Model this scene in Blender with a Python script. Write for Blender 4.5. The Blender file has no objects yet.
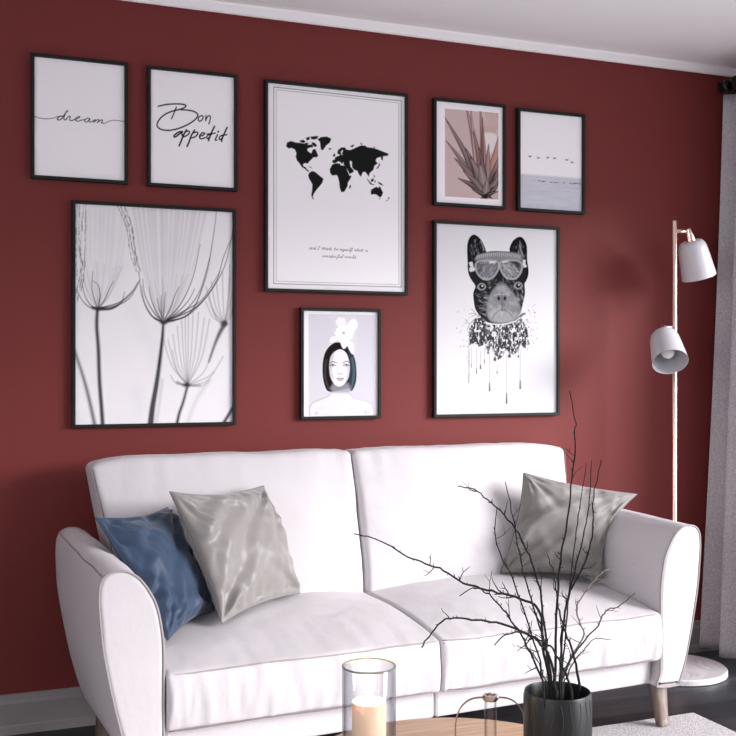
import bpy, bmesh, math, random
import numpy as np
from mathutils import Vector, Matrix, Euler

# ------------------------------------------------------------------ camera maths
F = 1070.0; TH = math.atan(427 / 1070); S, C = math.sin(TH), math.cos(TH); H = 1.136; D = 3.5
def Y(u, v, y):
    a = (u - 368) / F; t = (D + y) / (C - a * S); return (t * (S + a * C), y, H - t * (v - 368) / F)
def PX(x, y, z):
    r = x * C - (y + D) * S; t = x * S + (y + D) * C; return 368 + F * r / t, 368 - F * (z - H) / t

col = bpy.context.scene.collection
random.seed(7); RNG = np.random.RandomState(5)

# ------------------------------------------------------------------ materials
def srgb(r, g, b):
    f = lambda c: (c / 255) / 12.92 if c / 255 <= .04045 else ((c / 255 + .055) / 1.055) ** 2.4
    return (f(r), f(g), f(b), 1)
def mat(name, base=(.8, .8, .8), rough=.6, metal=0, spec=.5, **kw):
    m = bpy.data.materials.new(name); m.use_nodes = True
    b = m.node_tree.nodes['Principled BSDF']
    b.inputs['Base Color'].default_value = (*base[:3], 1)
    b.inputs['Roughness'].default_value = rough
    b.inputs['Metallic'].default_value = metal
    b.inputs['Specular IOR Level'].default_value = spec
    for k, v in kw.items(): b.inputs[k.replace('_', ' ')].default_value = v
    return m
def nd(m, t, **kw):
    n = m.node_tree.nodes.new(t)
    for k, v in kw.items():
        if k in n.inputs.keys(): n.inputs[k].default_value = v
        else: setattr(n, k, v)
    return n
def lk(m, a, b): m.node_tree.links.new(a, b)
def bsdf(m): return m.node_tree.nodes['Principled BSDF']
def noise_bump(m, scale, strength, dist=.002, coord='Object', stretch=None, detail=3, src=None):
    tc = nd(m, 'ShaderNodeTexCoord'); mp = nd(m, 'ShaderNodeMapping')
    if stretch: mp.inputs['Scale'].default_value = stretch
    lk(m, tc.outputs[coord], mp.inputs['Vector'])
    n = nd(m, 'ShaderNodeTexNoise', Scale=scale, Detail=detail); lk(m, mp.outputs[0], n.inputs['Vector'])
    b = nd(m, 'ShaderNodeBump', Strength=strength, Distance=dist); lk(m, n.outputs['Fac'], b.inputs['Height'])
    if src: lk(m, src.outputs['Normal'], b.inputs['Normal'])
    lk(m, b.outputs['Normal'], bsdf(m).inputs['Normal'])
    return b, n, mp
def ramp_color(m, fac, stops):
    r = nd(m, 'ShaderNodeValToRGB'); e = r.color_ramp.elements
    e[0].position, e[0].color = stops[0][0], (*stops[0][1][:3], 1)
    e[1].position, e[1].color = stops[-1][0], (*stops[-1][1][:3], 1)
    for p, c in stops[1:-1]:
        q = e.new(p); q.color = (*c[:3], 1)
    lk(m, fac, r.inputs[0]); lk(m, r.outputs[0], bsdf(m).inputs['Base Color']); return r

M = {}
M['wall'] = mat('red_wall_paint', (.168, .027, .025), .62, spec=.26)
noise_bump(M['wall'], 260, .25, .001)
M['white_wall'] = mat('white_wall_paint', (.62, .60, .61), .8)
M['ceiling'] = mat('ceiling_paint', (.93, .91, .92), .95)
M['crown'] = mat('white_crown_paint', (.93, .90, .91), .5)
M['trim'] = mat('white_trim', (.70, .66, .67), .5)
m = M['floor'] = mat('dark_plank_floor', (.02, .022, .025), .42, spec=.4)
tc = nd(m, 'ShaderNodeTexCoord')
br = nd(m, 'ShaderNodeTexBrick', Scale=1.0); br.inputs['Mortar Size'].default_value = .0025
br.inputs['Brick Width'].default_value = 1.3; br.inputs['Row Height'].default_value = .14
br.inputs['Color1'].default_value = (.3, .3, .3, 1); br.inputs['Color2'].default_value = (.8, .8, .8, 1); br.inputs['Mortar'].default_value = (0, 0, 0, 1)
lk(m, tc.outputs['Object'], br.inputs['Vector'])
mp = nd(m, 'ShaderNodeMapping'); mp.inputs['Scale'].default_value = (1.5, 26, 1); lk(m, tc.outputs['Object'], mp.inputs['Vector'])
n1 = nd(m, 'ShaderNodeTexNoise', Scale=2.2, Detail=7, Roughness=.65, Distortion=.8); lk(m, mp.outputs[0], n1.inputs['Vector'])
mx = nd(m, 'ShaderNodeMath', operation='MULTIPLY'); lk(m, n1.outputs['Fac'], mx.inputs[0]); lk(m, br.outputs['Color'], mx.inputs[1])
ramp_color(m, mx.outputs[0], [(0, (.006, .007, .008)), (.2, (.018, .021, .024)), (.4, (.05, .056, .062)), (.6, (.10, .108, .115))])
bp = nd(m, 'ShaderNodeBump', Strength=.4, Distance=.002); lk(m, mx.outputs[0], bp.inputs['Height']); lk(m, bp.outputs[0], bsdf(m).inputs['Normal'])

def fabric(name, base, rough=.85, sheen=.3, weave=900, ws=.25, wr=.0, wscale=9, stretch=None):
    m = mat(name, base, rough, spec=.25); bsdf(m).inputs['Sheen Weight'].default_value = sheen
    b, n, mp = noise_bump(m, weave, ws, .0006)
    if wr:
        b2, n2, mp2 = noise_bump(m, wscale, wr, .012, stretch=stretch, detail=4)
        lk(m, b.outputs['Normal'], b2.inputs['Normal'])
    return m
M['sofa'] = fabric('white_sofa_fabric', (.56, .537, .553), .85, .1, wr=.4, wscale=9)
M['piping'] = fabric('sofa_piping_cord', (.34, .305, .30), .8)  # piping cord darkened, its colour includes the shadow along the seam
M['seam'] = fabric('sofa_seam_shade', (.20, .175, .17), .9)  # seam shadow painted as thin dark tubes on the white sofa
M['grey_satin'] = fabric('grey_satin_fabric', (.24, .225, .215), .36, .3, wr=.14, wscale=9)
M['grey_cotton'] = fabric('taupe_fabric', (.21, .195, .185), .55, .3, wr=.3, wscale=11)
M['grey_cord'] = fabric('grey_cord', (.13, .12, .118), .6)
M['blue'] = fabric('blue_fabric', (.028, .052, .098), .5, .2, wr=.15, wscale=9)
M['blue_cord'] = fabric('blue_cord', (.03, .045, .08), .6)
m = M['curtain'] = mat('grey_linen', (.36, .34, .36), .9, spec=.2)
b, n, mp = noise_bump(m, 160, .6, .002, detail=6)
ramp_color(m, n.outputs['Fac'], [(.25, (.36, .34, .36)), (.75, (.64, .61, .63))])
M['frame'] = mat('black_frame_lacquer', (.010, .012, .011), .5, spec=.25)
M['paper'] = mat('backing_board', (.8, .78, .8), .7)
m = M['print'] = mat('printed_paper', (.8, .8, .8), .8, spec=.04)
at = nd(m, 'ShaderNodeAttribute', attribute_name='ink'); lk(m, at.outputs['Color'], bsdf(m).inputs['Base Color'])
M['brass'] = mat('rose_gold_metal', (.86, .66, .56), .22, 1)
M['bronze'] = mat('aged_bronze', (.36, .27, .20), .3, 1)
M['collar'] = mat('pale_metal', (.66, .60, .54), .2, 1)
M['shade'] = mat('white_lacquered_metal', (.52, .51, .54), .3)
M['steel'] = mat('dark_metal', (.03, .03, .03), .35, .8)
m = M['marble'] = mat('grey_marble', (.45, .43, .44), .3)
b, n, mp = noise_bump(m, 5, .02, .001, detail=8); n.inputs['Distortion'].default_value = 2.5
ramp_color(m, n.outputs['Fac'], [(.3, (.45, .43, .45)), (.48, (.72, .69, .71)), (.6, (.56, .54, .56)), (.75, (.82, .79, .81))])
m = M['leg_wood'] = mat('brown_oak', (.2, .13, .09), .5)
b, n, mp = noise_bump(m, 6, .2, .001, stretch=(12, 12, 1), detail=6)
ramp_color(m, n.outputs['Fac'], [(.3, (.105, .078, .062)), (.7, (.26, .20, .165))])
m = M['table_wood'] = mat('pale_ash_wood', (.5, .33, .22), .4)
b, n, mp = noise_bump(m, 5, .08, .001, stretch=(1.2, 18, 1), detail=6); n.inputs['Distortion'].default_value = .5
ramp_color(m, n.outputs['Fac'], [(.3, (.46, .27, .155)), (.5, (.62, .40, .25)), (.72, (.74, .52, .36))])
m = M['rug'] = mat('grey_wool_pile', (.45, .43, .42), .95, spec=.1)
b, n, mp = noise_bump(m, 220, 1, .006, detail=4)
ramp_color(m, n.outputs['Fac'], [(.3, (.42, .40, .40)), (.7, (.76, .73, .74))])
m = M['pot'] = mat('charcoal_glaze', (.010, .012, .013), .42, spec=.4)
m = M['pot_line'] = mat('pale_glaze_line', (.035, .039, .039), .4)
m = M['bark'] = mat('dark_bark', (.03, .03, .03), .8, spec=.2)
b, n, mp = noise_bump(m, 60, .5, .002)
ramp_color(m, n.outputs['Fac'], [(.3, (.006, .0065, .007)), (.75, (.03, .03, .03))])
M['bark_pale'] = mat('dry_pale_bark', (.17, .145, .12), .7)
M['bark_mid'] = mat('grey_bark', (.045, .042, .04), .8)
m = M['wax'] = mat('candle_wax', (.86, .66, .47), .5, Subsurface_Weight=.35, Subsurface_Scale=.015)
M['wick'] = mat('burnt_wick', (.01, .01, .01), .9)
m = M['flame'] = mat('candle_flame', (1, .8, .5), .5)
bsdf(m).inputs['Emission Color'].default_value = (1, .82, .62, 1); bsdf(m).inputs['Emission Strength'].default_value = 30
def thin_glass(name, face, edge):
    m = bpy.data.materials.new(name); m.use_nodes = True; nt = m.node_tree; nt.nodes.remove(nt.nodes['Principled BSDF']); out = nt.nodes['Material Output']
    lw = nd(m, 'ShaderNodeLayerWeight', Blend=.5); rp = nd(m, 'ShaderNodeValToRGB'); e = rp.color_ramp.elements
    e[0].position, e[0].color = .15, (*face, 1); e[1].position, e[1].color = .95, (*edge, 1); lk(m, lw.outputs['Facing'], rp.inputs[0])
    tr = nd(m, 'ShaderNodeBsdfTransparent'); lk(m, rp.outputs[0], tr.inputs[0]); gl = nd(m, 'ShaderNodeBsdfGlossy', Roughness=.02)
    pw = nd(m, 'ShaderNodeMath', operation='POWER'); pw.inputs[1].default_value = 3.5; lk(m, lw.outputs['Facing'], pw.inputs[0])
    ml = nd(m, 'ShaderNodeMath', operation='MULTIPLY_ADD'); ml.inputs[1].default_value = .45; ml.inputs[2].default_value = .03; lk(m, pw.outputs[0], ml.inputs[0])
    mx_ = nd(m, 'ShaderNodeMixShader'); lk(m, ml.outputs[0], mx_.inputs[0]); lk(m, tr.outputs[0], mx_.inputs[1]); lk(m, gl.outputs[0], mx_.inputs[2])
    lk(m, mx_.outputs[0], out.inputs[0]); return m
def glassmat(name, col, rough=0, ior=1.45):
    m = mat(name, col, rough); bsdf(m).inputs['Transmission Weight'].default_value = 1; bsdf(m).inputs['IOR'].default_value = ior
    return m
M['glass'] = thin_glass('clear_glass', (.985, .985, .99), (.62, .63, .67))
M['glass_rim'] = mat('glass_rim', (.20, .19, .16), .12, spec=.8)
M['bulb'] = mat('frosted_bulb', (.85, .84, .82), .2)
M['pane'] = glassmat('bulb_glass', (.9, .9, .9))
m = M['soil'] = mat('dark_pot_filling', (.02, .018, .016), .9)

# ------------------------------------------------------------------ object helpers
def link(o, m=None, parent=None, smooth=False):
    col.objects.link(o)
    if m is not None:
        for k in (m if isinstance(m, (list, tuple)) else [m]): o.data.materials.append(k)
    if parent: o.parent = parent
    if smooth and o.type == 'MESH':
        o.data.polygons.foreach_set('use_smooth', [True] * len(o.data.polygons))
    return o
def mesh(name, v, f, m, parent=None, smooth=False):
    me = bpy.data.meshes.new(name); me.from_pydata([tuple(map(float, p)) for p in v], [], [tuple(map(int, q)) for q in f]); me.update()
    o = bpy.data.objects.new(name, me); return link(o, m, parent, smooth)
def bmo(name, bm, m, parent=None, smooth=False):
    bmesh.ops.recalc_face_normals(bm, faces=bm.faces)
    me = bpy.data.meshes.new(name); bm.to_mesh(me); bm.free(); return link(bpy.data.objects.new(name, me), m, parent, smooth)
def box(bm, lo, hi, bev=0):
    r = bmesh.ops.create_cube(bm, size=1)
    for v in r['verts']:
        v.co = Vector([(lo[i] + hi[i]) / 2 + v.co[i] * (hi[i] - lo[i]) for i in range(3)])
    if bev:
        es = {e for v in r['verts'] for e in v.link_edges}
        bmesh.ops.bevel(bm, geom=list(es), offset=bev, segments=2, affect='EDGES', profile=.5)
def bx(name, lo, hi, m, parent=None, bev=0):
    bm = bmesh.new(); box(bm, lo, hi, bev); return bmo(name, bm, m, parent)
def empty(name, loc=(0, 0, 0), rot=(0, 0, 0)):
    o = bpy.data.objects.new(name, None); o.empty_display_size = .05; o.location = loc; o.rotation_euler = rot; col.objects.link(o); return o
def tag(o, label, cat, group=None):
    o['label'] = label; o['category'] = cat
    if group: o['group'] = group
    return o
def struct(o): o['kind'] = 'structure'; return o
def smooth_path(pts, n=6, closed=False):
    P = np.array(pts, float); N = len(P)
    if N < 3: return P
    out = []
    rng = range(N if closed else N - 1)
    for i in rng:
        if closed: p0, p1, p2, p3 = P[(i - 1) % N], P[i], P[(i + 1) % N], P[(i + 2) % N]
        else: p0, p1, p2, p3 = P[max(i - 1, 0)], P[i], P[i + 1], P[min(i + 2, N - 1)]
        for k in range(n):
            t = k / n
            out.append(.5 * ((2 * p1) + (-p0 + p2) * t + (2 * p0 - 5 * p1 + 4 * p2 - p3) * t * t + (-p0 + 3 * p1 - 3 * p2 + p3) * t ** 3))
    if not closed: out.append(P[-1])
    return np.array(out)
def tube_geo(pts, rad, seg=8, closed=False, cap=True, flat=None):
    P = [Vector(p) for p in pts]; n = len(P); V = []; Fc = []
    rad = rad if hasattr(rad, '__len__') else [rad] * n
    up = Vector((0, 0, 1)); prev = None
    for i in range(n):
        if closed: t = (P[(i + 1) % n] - P[i - 1])
        else: t = P[min(i + 1, n - 1)] - P[max(i - 1, 0)]
        t = t.normalized() if t.length > 1e-9 else Vector((0, 0, 1))
        if prev is None:
            a = t.orthogonal().normalized() if flat is None else (Vector(flat) - t * t.dot(Vector(flat))).normalized()
        else:
            a = (prev - t * prev.dot(t)); a = a.normalized() if a.length > 1e-6 else t.orthogonal().normalized()
        prev = a; b = t.cross(a)
        for k in range(seg):
            an = 2 * math.pi * k / seg
            if flat is not None: V.append(P[i] + a * math.cos(an) * rad[i] * 1.0 + b * math.sin(an) * rad[i] * .3)
            else: V.append(P[i] + (a * math.cos(an) + b * math.sin(an)) * rad[i])
    for i in range(n if closed else n - 1):
        j = (i + 1) % n
        for k in range(seg):
            l = (k + 1) % seg; Fc.append((i * seg + k, i * seg + l, j * seg + l, j * seg + k))
    if cap and not closed:
        Fc.append(tuple(reversed(range(seg)))); Fc.append(tuple((n - 1) * seg + k for k in range(seg)))
    return V, Fc
def tube(name, pts, rad, m, parent=None, seg=8, closed=False, flat=None):
    V, Fc = tube_geo(pts, rad, seg, closed, flat=flat); return mesh(name, V, Fc, m, parent, True)
def lathe(name, prof, m, parent=None, seg=64, loc=(0, 0, 0), R=None, smooth=True):
    V = []; Fc = []; n = len(prof)
    R = R or Matrix.Identity(3); L = Vector(loc)
    for k in range(seg):
        a = 2 * math.pi * k / seg
        for r, z in prof: V.append(L + R @ Vector((r * math.cos(a), r * math.sin(a), z)))
    for k in range(seg):
        l = (k + 1) % seg
        for i in range(n - 1): Fc.append((k * n + i, l * n + i, l * n + i + 1, k * n + i + 1))
    o = mesh(name, V, Fc, m, parent, smooth)
    bm = bmesh.new(); bm.from_mesh(o.data); bmesh.ops.remove_doubles(bm, verts=bm.verts, dist=1e-6); bmesh.ops.recalc_face_normals(bm, faces=bm.faces)
    bm.to_mesh(o.data); bm.free()
    if smooth:
        o.data.polygons.foreach_set('use_smooth', [True] * len(o.data.polygons))
        o.data.set_sharp_from_angle(angle=math.radians(40))
    return o

# numpy value noise
def _h(a, b, c): 
    n = (a * 73856093) ^ (b * 19349663) ^ (c * 83492791); n = (n ^ (n >> 13)) * 1274126177 & 0x7fffffff
    return ((n ^ (n >> 16)) & 0xffff) / 65535.0
def vnoise(x, y, z=0.0, seed=0):
    x = np.asarray(x, float) + 1000; y = np.asarray(y, float) + 1000; z = np.zeros_like(x) + z + 1000 + seed * 17
    xi, yi, zi = np.floor(x).astype(np.int64), np.floor(y).astype(np.int64), np.floor(z).astype(np.int64)
    fx, fy, fz = x - xi, y - yi, z - zi; s = lambda t: t * t * (3 - 2 * t); fx, fy, fz = s(fx), s(fy), s(fz)
    r = 0
    for dx in (0, 1):
        for dy in (0, 1):
            for dz in (0, 1):
                r = r + _h(xi + dx, yi + dy, zi + dz) * (fx if dx else 1 - fx) * (fy if dy else 1 - fy) * (fz if dz else 1 - fz)
    return r * 2 - 1
def fbm(x, y, z=0.0, seed=0, o=3):
    r = 0; a = 1; k = 1
    for i in range(o): r = r + a * vnoise(x * k, y * k, np.asarray(z) * k, seed + i); a *= .5; k *= 2
    return r

def rounded_box(nx, ny, nz, r, size):
    """surface grid of a rounded box, centred; returns verts (N,3) array and faces"""
    idx = {}; V = []; Fc = []
    def lin(n, h):
        # denser near the ends
        t = np.linspace(-1, 1, n + 1); return h * np.sign(t) * (1 - (1 - abs(t)) ** 1.35)
    hx, hy, hz = [s / 2 for s in size]; gx, gy, gz = lin(nx, hx), lin(ny, hy), lin(nz, hz)
    def vid(i, j, k):
        q = (i, j, k)
        if q not in idx:
            p = np.array([gx[i], gy[j], gz[k]]); inn = np.clip(p, [-hx + r, -hy + r, -hz + r], [hx - r, hy - r, hz - r])
            d = p - inn; L = np.linalg.norm(d); 
            if L > 1e-9: p = inn + d / L * r
            idx[q] = len(V); V.append(p)
        return idx[q]
    for i in range(nx):
        for j in range(ny):
            Fc.append((vid(i, j, 0), vid(i, j + 1, 0), vid(i + 1, j + 1, 0), vid(i + 1, j, 0)))
            Fc.append((vid(i, j, nz), vid(i + 1, j, nz), vid(i + 1, j + 1, nz), vid(i, j + 1, nz)))
    for i in range(nx):
        for k in range(nz):
            Fc.append((vid(i, 0, k), vid(i + 1, 0, k), vid(i + 1, 0, k + 1), vid(i, 0, k + 1)))
            Fc.append((vid(i, ny, k), vid(i, ny, k + 1), vid(i + 1, ny, k + 1), vid(i + 1, ny, k)))
    for j in range(ny):
        for k in range(nz):
            Fc.append((vid(0, j, k), vid(0, j, k + 1), vid(0, j + 1, k + 1), vid(0, j + 1, k)))
            Fc.append((vid(nx, j, k), vid(nx, j + 1, k), vid(nx, j + 1, k + 1), vid(nx, j, k + 1)))
    return np.array(V), Fc

# ------------------------------------------------------------------ room
RX = 3.12; LX = -2.0; BY = -5.4; CZ = 2.352
struct(bx('floor', (LX - .1, BY - .1, -.1), (RX + .25, .1, 0), M['floor']))
struct(bx('ceiling', (LX - .1, BY - .1, CZ), (RX + .25, .1, CZ + .1), M['ceiling']))
struct(bx('wall_back', (LX - .1, 0, 0), (RX + .25, .1, CZ), M['wall']))

struct(bx('wall_front', (LX - .1, BY - .1, 0), (RX + .25, BY, CZ), M['white_wall']))
FW0, FW1, FZ0, FZ1 = -4.9, -2.3, .6, 2.15
bm = bmesh.new()
box(bm, (LX - .1, BY, 0), (LX, FW0, CZ)); box(bm, (LX - .1, FW1, 0), (LX, 0, CZ)); box(bm, (LX - .1, FW0, 0), (LX, FW1, FZ0)); box(bm, (LX - .1, FW0, FZ1), (LX, FW1, CZ))
struct(bmo('wall_left', bm, M['white_wall']))
bm = bmesh.new()
for y_ in (FW0, (FW0 + FW1) / 2 - .025, FW1 - .05): box(bm, (LX - .08, y_, FZ0), (LX - .03, y_ + .05, FZ1))
box(bm, (LX - .08, FW0, FZ0), (LX - .03, FW1, FZ0 + .05)); box(bm, (LX - .08, FW0, FZ1 - .05), (LX - .03, FW1, FZ1))
struct(bmo('fill_window', bm, M['trim']))  # unseen window, added in this wall to let fill light in
WY0, WY1, WZ0, WZ1 = -4.6, -.42, .0, 1.92
bm = bmesh.new()
box(bm, (RX, WY1, 0), (RX + .16, 0, CZ)); box(bm, (RX, BY, 0), (RX + .16, WY0, CZ))
box(bm, (RX, WY0, WZ1), (RX + .16, WY1, CZ))
struct(bmo('wall_right', bm, M['wall']))
bm = bmesh.new()
box(bm, (RX + .06, WY0, WZ0), (RX + .12, WY0 + .05, WZ1)); box(bm, (RX + .06, WY1 - .05, WZ0), (RX + .12, WY1, WZ1))
box(bm, (RX + .06, WY0, WZ0), (RX + .12, WY1, WZ0 + .05)); box(bm, (RX + .06, WY0, WZ1 - .05), (RX + .12, WY1, WZ1))
struct(bmo('window_1', bm, M['trim']))
def extrude_profile(name, prof, x0, x1, m):
    n = len(prof); V = [(x0, y, z) for y, z in prof] + [(x1, y, z) for y, z in prof]
    Fc = [(i, (i + 1) % n, n + (i + 1) % n, n + i) for i in range(n)] + [tuple(range(n))[::-1], tuple(range(n, 2 * n))]
    o = mesh(name, V, Fc, m); bm = bmesh.new(); bm.from_mesh(o.data); bmesh.ops.recalc_face_normals(bm, faces=bm.faces); bm.to_mesh(o.data); bm.free(); return o
struct(extrude_profile('trim_1', [(0, 2.321), (-.012, 2.318), (-.016, 2.321), (-.018, 2.325), (-.020, 2.345), (-.024, CZ), (0, CZ)], LX, RX, M['crown']))
M['skirting'] = mat('grey_skirting_paint', (.27, .25, .25), .5)
struct(extrude_profile('baseboard_back', [(0, 0), (-.016, 0), (-.016, .026), (-.013, .03), (-.013, .095), (-.009, .105), (-.007, .12), (0, .123)], LX, RX, M['skirting']))

# ------------------------------------------------------------------ light
SUNDIR = Vector((-.77, .64, -.31))
sun = bpy.data.lights.new('daylight', 'SUN'); sun.energy = 5.3; sun.angle = math.radians(28); sun.color = (1, .965, .985)
so = bpy.data.objects.new('daylight', sun); so.rotation_euler = SUNDIR.to_track_quat('-Z', 'Y').to_euler(); so.location = (5, -4, 3); col.objects.link(so)
al = bpy.data.lights.new('fill_window_light', 'AREA'); al.shape = 'RECTANGLE'; al.size = FW1 - FW0; al.size_y = FZ1 - FZ0; al.energy = 28; al.color = (.95, .96, 1)  # added fill light behind the unseen left window, lifts the shaded sides
ao = bpy.data.objects.new('fill_window_light', al); ao.location = (LX - .12, (FW0 + FW1) / 2, (FZ0 + FZ1) / 2); ao.rotation_euler = (math.pi / 2, 0, -math.pi / 2); col.objects.link(ao)
w = bpy.data.worlds.new('sky'); bpy.context.scene.world = w; w.use_nodes = True
w.node_tree.nodes['Background'].inputs[0].default_value = (.92, .92, .98, 1); w.node_tree.nodes['Background'].inputs[1].default_value = 2.3

# ------------------------------------------------------------------ sofa (local frame)
SO = (1.26, -.1, 0); SR = .06
sofa = empty('sofa', SO, (0, 0, SR)); tag(sofa, 'white two-seat fabric sofa on tapered wooden legs against the red wall', 'sofa')
arm_out = [(.771, .143), (.784, .18), (.786, .25), (.786, .35), (.786, .44), (.795, .507), (.806, .55), (.824, .585), (.842, .61), (.860, .626), (.88, .636), (.90, .638), (.919, .635), (.935, .625), (.944, .607), (.9465, .58), (.946, .554), (.940, .48), (.932, .42), (.911, .315), (.885, .21), (.862, .15), (.850, .138)]
def make_arm(sx):
    o = smooth_path(arm_out, 3, closed=True)
    ctr = o.mean(0); n = len(o)
    yf, yb = -.685, -.02
    ys = [yf] * 5 + list(np.linspace(yf + .014, yb - .012, 22)) + [yb]
    ins = [.014, .011, .007, .003, .0005] + [0] * 22 + [.02]
    yo = [-.0034, -.0033, -.0025, .0005, .005] + [0] * 23
    V = []; Fc = []; js = int(np.argmin(((o - np.array([.936, .624])) ** 2).sum(1))); seamp = []
    nrm = np.roll(o, -1, 0) - np.roll(o, 1, 0); nrm = np.stack([nrm[:, 1], -nrm[:, 0]], 1); nrm /= np.linalg.norm(nrm, axis=1)[:, None]
    if ((o + nrm * .01 - ctr) ** 2).sum() < ((o - ctr) ** 2).sum(): nrm = -nrm
    for i, y in enumerate(ys):
        k = ins[i]; t = (y - yf) / (yb - yf)
        for j, p in enumerate(o):
            q = p - nrm[j] * k
            x, z = q
            if z > .5: z += .022 * t * (z - .5) / .14
            x += .004 * math.sin(math.pi * t) * (1 if x > .86 else -1)
            # soft creases
            x += .0018 * float(vnoise(y * 9, z * 14, 3 + sx)); z += .0015 * float(vnoise(y * 11, x * 15, 9 + sx))
            V.append((sx * x, y + yo[i] , z))
            if j == js and i > 4: seamp.append((sx * (x + .0006), y + yo[i], z + .0004))
    m_ = len(ys)
    for i in range(m_ - 1):
        for j in range(n):
            l = (j + 1) % n; Fc.append((i * n + j, i * n + l, (i + 1) * n + l, (i + 1) * n + j))
    Fc.append(tuple(range(n)))
    Fc.append(tuple((m_ - 1) * n + j for j in range(n)))
    a = mesh('armrest', V, Fc, M['sofa'], sofa, True)
    bm = bmesh.new(); bm.from_mesh(a.data); bmesh.ops.recalc_face_normals(bm, faces=bm.faces); bm.to_mesh(a.data); bm.free()
    fo = o - nrm * .0005
    pts = [(sx * p[0], yf - .0002, p[1]) for p in fo]
    # the cord runs over the crest, from the bottom of the outer side to the bottom of the inner side
    tube('piping', pts, .0034, M['piping'], a, 6, closed=True)
    # second seam line along the outer crest edge
    tube('seam', seamp, .0018, M['seam'], a, 6)
    return a
make_arm(-1); make_arm(1)
# base
bm = bmesh.new(); box(bm, (-.776, -.655, .144), (-.004 + .004, -.0, .226), .008); box(bm, (.003, -.655, .144), (.776, -.0, .226), .008)
bmo('base', bm, M['sofa'], sofa)
bx('back_frame', (-.79, -.06, .15), (.79, .0, .60), M['sofa'], sofa, .012)

def seat(sx, seed):
    W_, D_, H_ = .777, .58, .15
    V, Fc = rounded_box(84, 56, 18, .011, (W_, D_, H_))
    s = V[:, 0] / (W_ / 2); t = (V[:, 1] + D_ / 2) / D_; k = (V[:, 2] + H_ / 2) / H_
    g = 1 - (1 - np.clip(t / .75, 0, 1)) ** 2.2
    top = .372 + .042 * g + .024 * g * (1 - abs(s) ** 2.4)
    z = .226 + (top - .226) * k
    x = V[:, 0] + sx * .3915; y = V[:, 1] - .405
    # bulging front with gathers
    fr = np.clip((.12 - t) / .12, 0, 1) * np.sin(np.pi * np.clip(k, 0, 1))
    y = y - fr * .010
    gat = vnoise(x * 42, k * 1.2, seed) * .6 + vnoise(x * 90, k * 2.0, seed + 5) * .4
    y = y - np.clip((.1 - t) / .1, 0, 1) * (gat * .0065 * (.3 + .7 * np.sin(np.pi * k) ** .5))
    rad = np.sqrt((s * .8) ** 2 + (1 - t) ** 2)
    z = z + k * .0035 * fbm(x * 5, y * 7, 0, seed) * np.clip(1 - abs(s) ** 6, 0, 1)
    z = z + k * .0016 * vnoise(x * 34, y * 5, seed) * np.clip((.5 - t) * 2, 0, 1)
    z = z - .006 * (1 - k) * np.sin(x * 20) * .3
    o = mesh('seat_cushion', np.stack([x, y, z], 1), Fc, M['sofa'], sofa, True)
    # piping around top front edge and bottom front edge
    hw = W_ / 2 - .004
    for (zz, nm, ins) in ((.369, 'piping', .001), (.230, 'piping', .002)):
        pts = []
        for q in np.linspace(-1, 1, 60):
            e = abs(q) ** 14
            xx = sx * .3915 + q * (hw - ins)
            yy = -.405 - D_ / 2 + .001 + .006 * e
            pts.append((xx, yy - .002 + float(vnoise(xx * 42, .8, seed)) * .0012, zz + .003 * float(vnoise(xx * 8, 0, seed)) + (.003 * (1 - q * q) if zz > .3 else 0)))
        for q in np.linspace(0, 1, 14)[1:]: pts.append((sx * .3915 + hw - ins + .002, -.405 - D_ / 2 + .016 + q * .5, zz + (.045 * (1 - (1 - q) ** 2.2) if zz > .3 else 0)))
        tube(nm, pts, .0021 if zz > .3 else .0026, M['piping' if zz > .3 else 'seam'], o, 6)
    for q in (-1, 1):
        xx = sx * .3915 + q * (hw - .003); tube('piping', [(xx, -.405 - D_ / 2 + .002, zz) for zz in np.linspace(.236, .366, 8)], .002, M['seam'], o, 6)
seat(-1, 3); seat(1, 8)

def back(sx, seed):
    W_, D_, H_ = .835, .13, .47
    V, Fc = rounded_box(70, 16, 56, .02, (W_, D_, H_))
    s = V[:, 0] / (W_ / 2) * sx; t = (V[:, 1] + D_ / 2) / D_; k = (V[:, 2] + H_ / 2) / H_   # s=+1 outer end
    zt = .862
    z = .395 + (zt - .395) * k
    wout = .785 + .070 * np.clip((k - .25) / .75, 0, 1) ** .8
    x = sx * (.0035 + (s + 1) / 2 * (wout - .0035))
    front = -.205 + .115 * k ** 1.5
    thick = np.maximum(front * -1 + .015, .10)
    y = front + t * thick
    bul = (1 - abs(s) ** 3) * np.sin(np.pi * np.clip(k * .9 + .06, 0, 1)) * (1 - t)
    y = y - bul * .022
    z = z - (1 - k) * .0 + k * (-.018 * np.clip((s - .7) / .3, 0, 1) ** 2 + .004 * (1 - s * s))
    y = y - (1 - t) * .004 * fbm(x * 5, z * 6, 0, seed)
    # pull creases close to the top and the centre seam
    y = y - (1 - t) * .003 * vnoise(x * 30, z * 4, seed) * np.clip((k - .75) * 4, 0, 1)
    y = y - (1 - t) * .004 * vnoise(x * 6, z * 30, seed + 2) * np.clip((-s - .8) * 5, 0, 1)
    z = z + k ** 4 * .0025 * fbm(x * 9, 0 * x, 0, seed)
    o = mesh('back_cushion', np.stack([x, y, z], 1), Fc, M['sofa'], sofa, True)
    pts = []
    for q in np.linspace(.1, .965, 20):
        wo = .785 + .070 * max(0, (q - .25) / .75) ** .8
        pts.append((sx * (wo - .0045), -.205 + .115 * q ** 1.5 + .0035, .395 + .473 * q - .016))
    tube('piping', pts, .002, M['seam'], o, 6)
back(-1, 11); back(1, 15)

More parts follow.
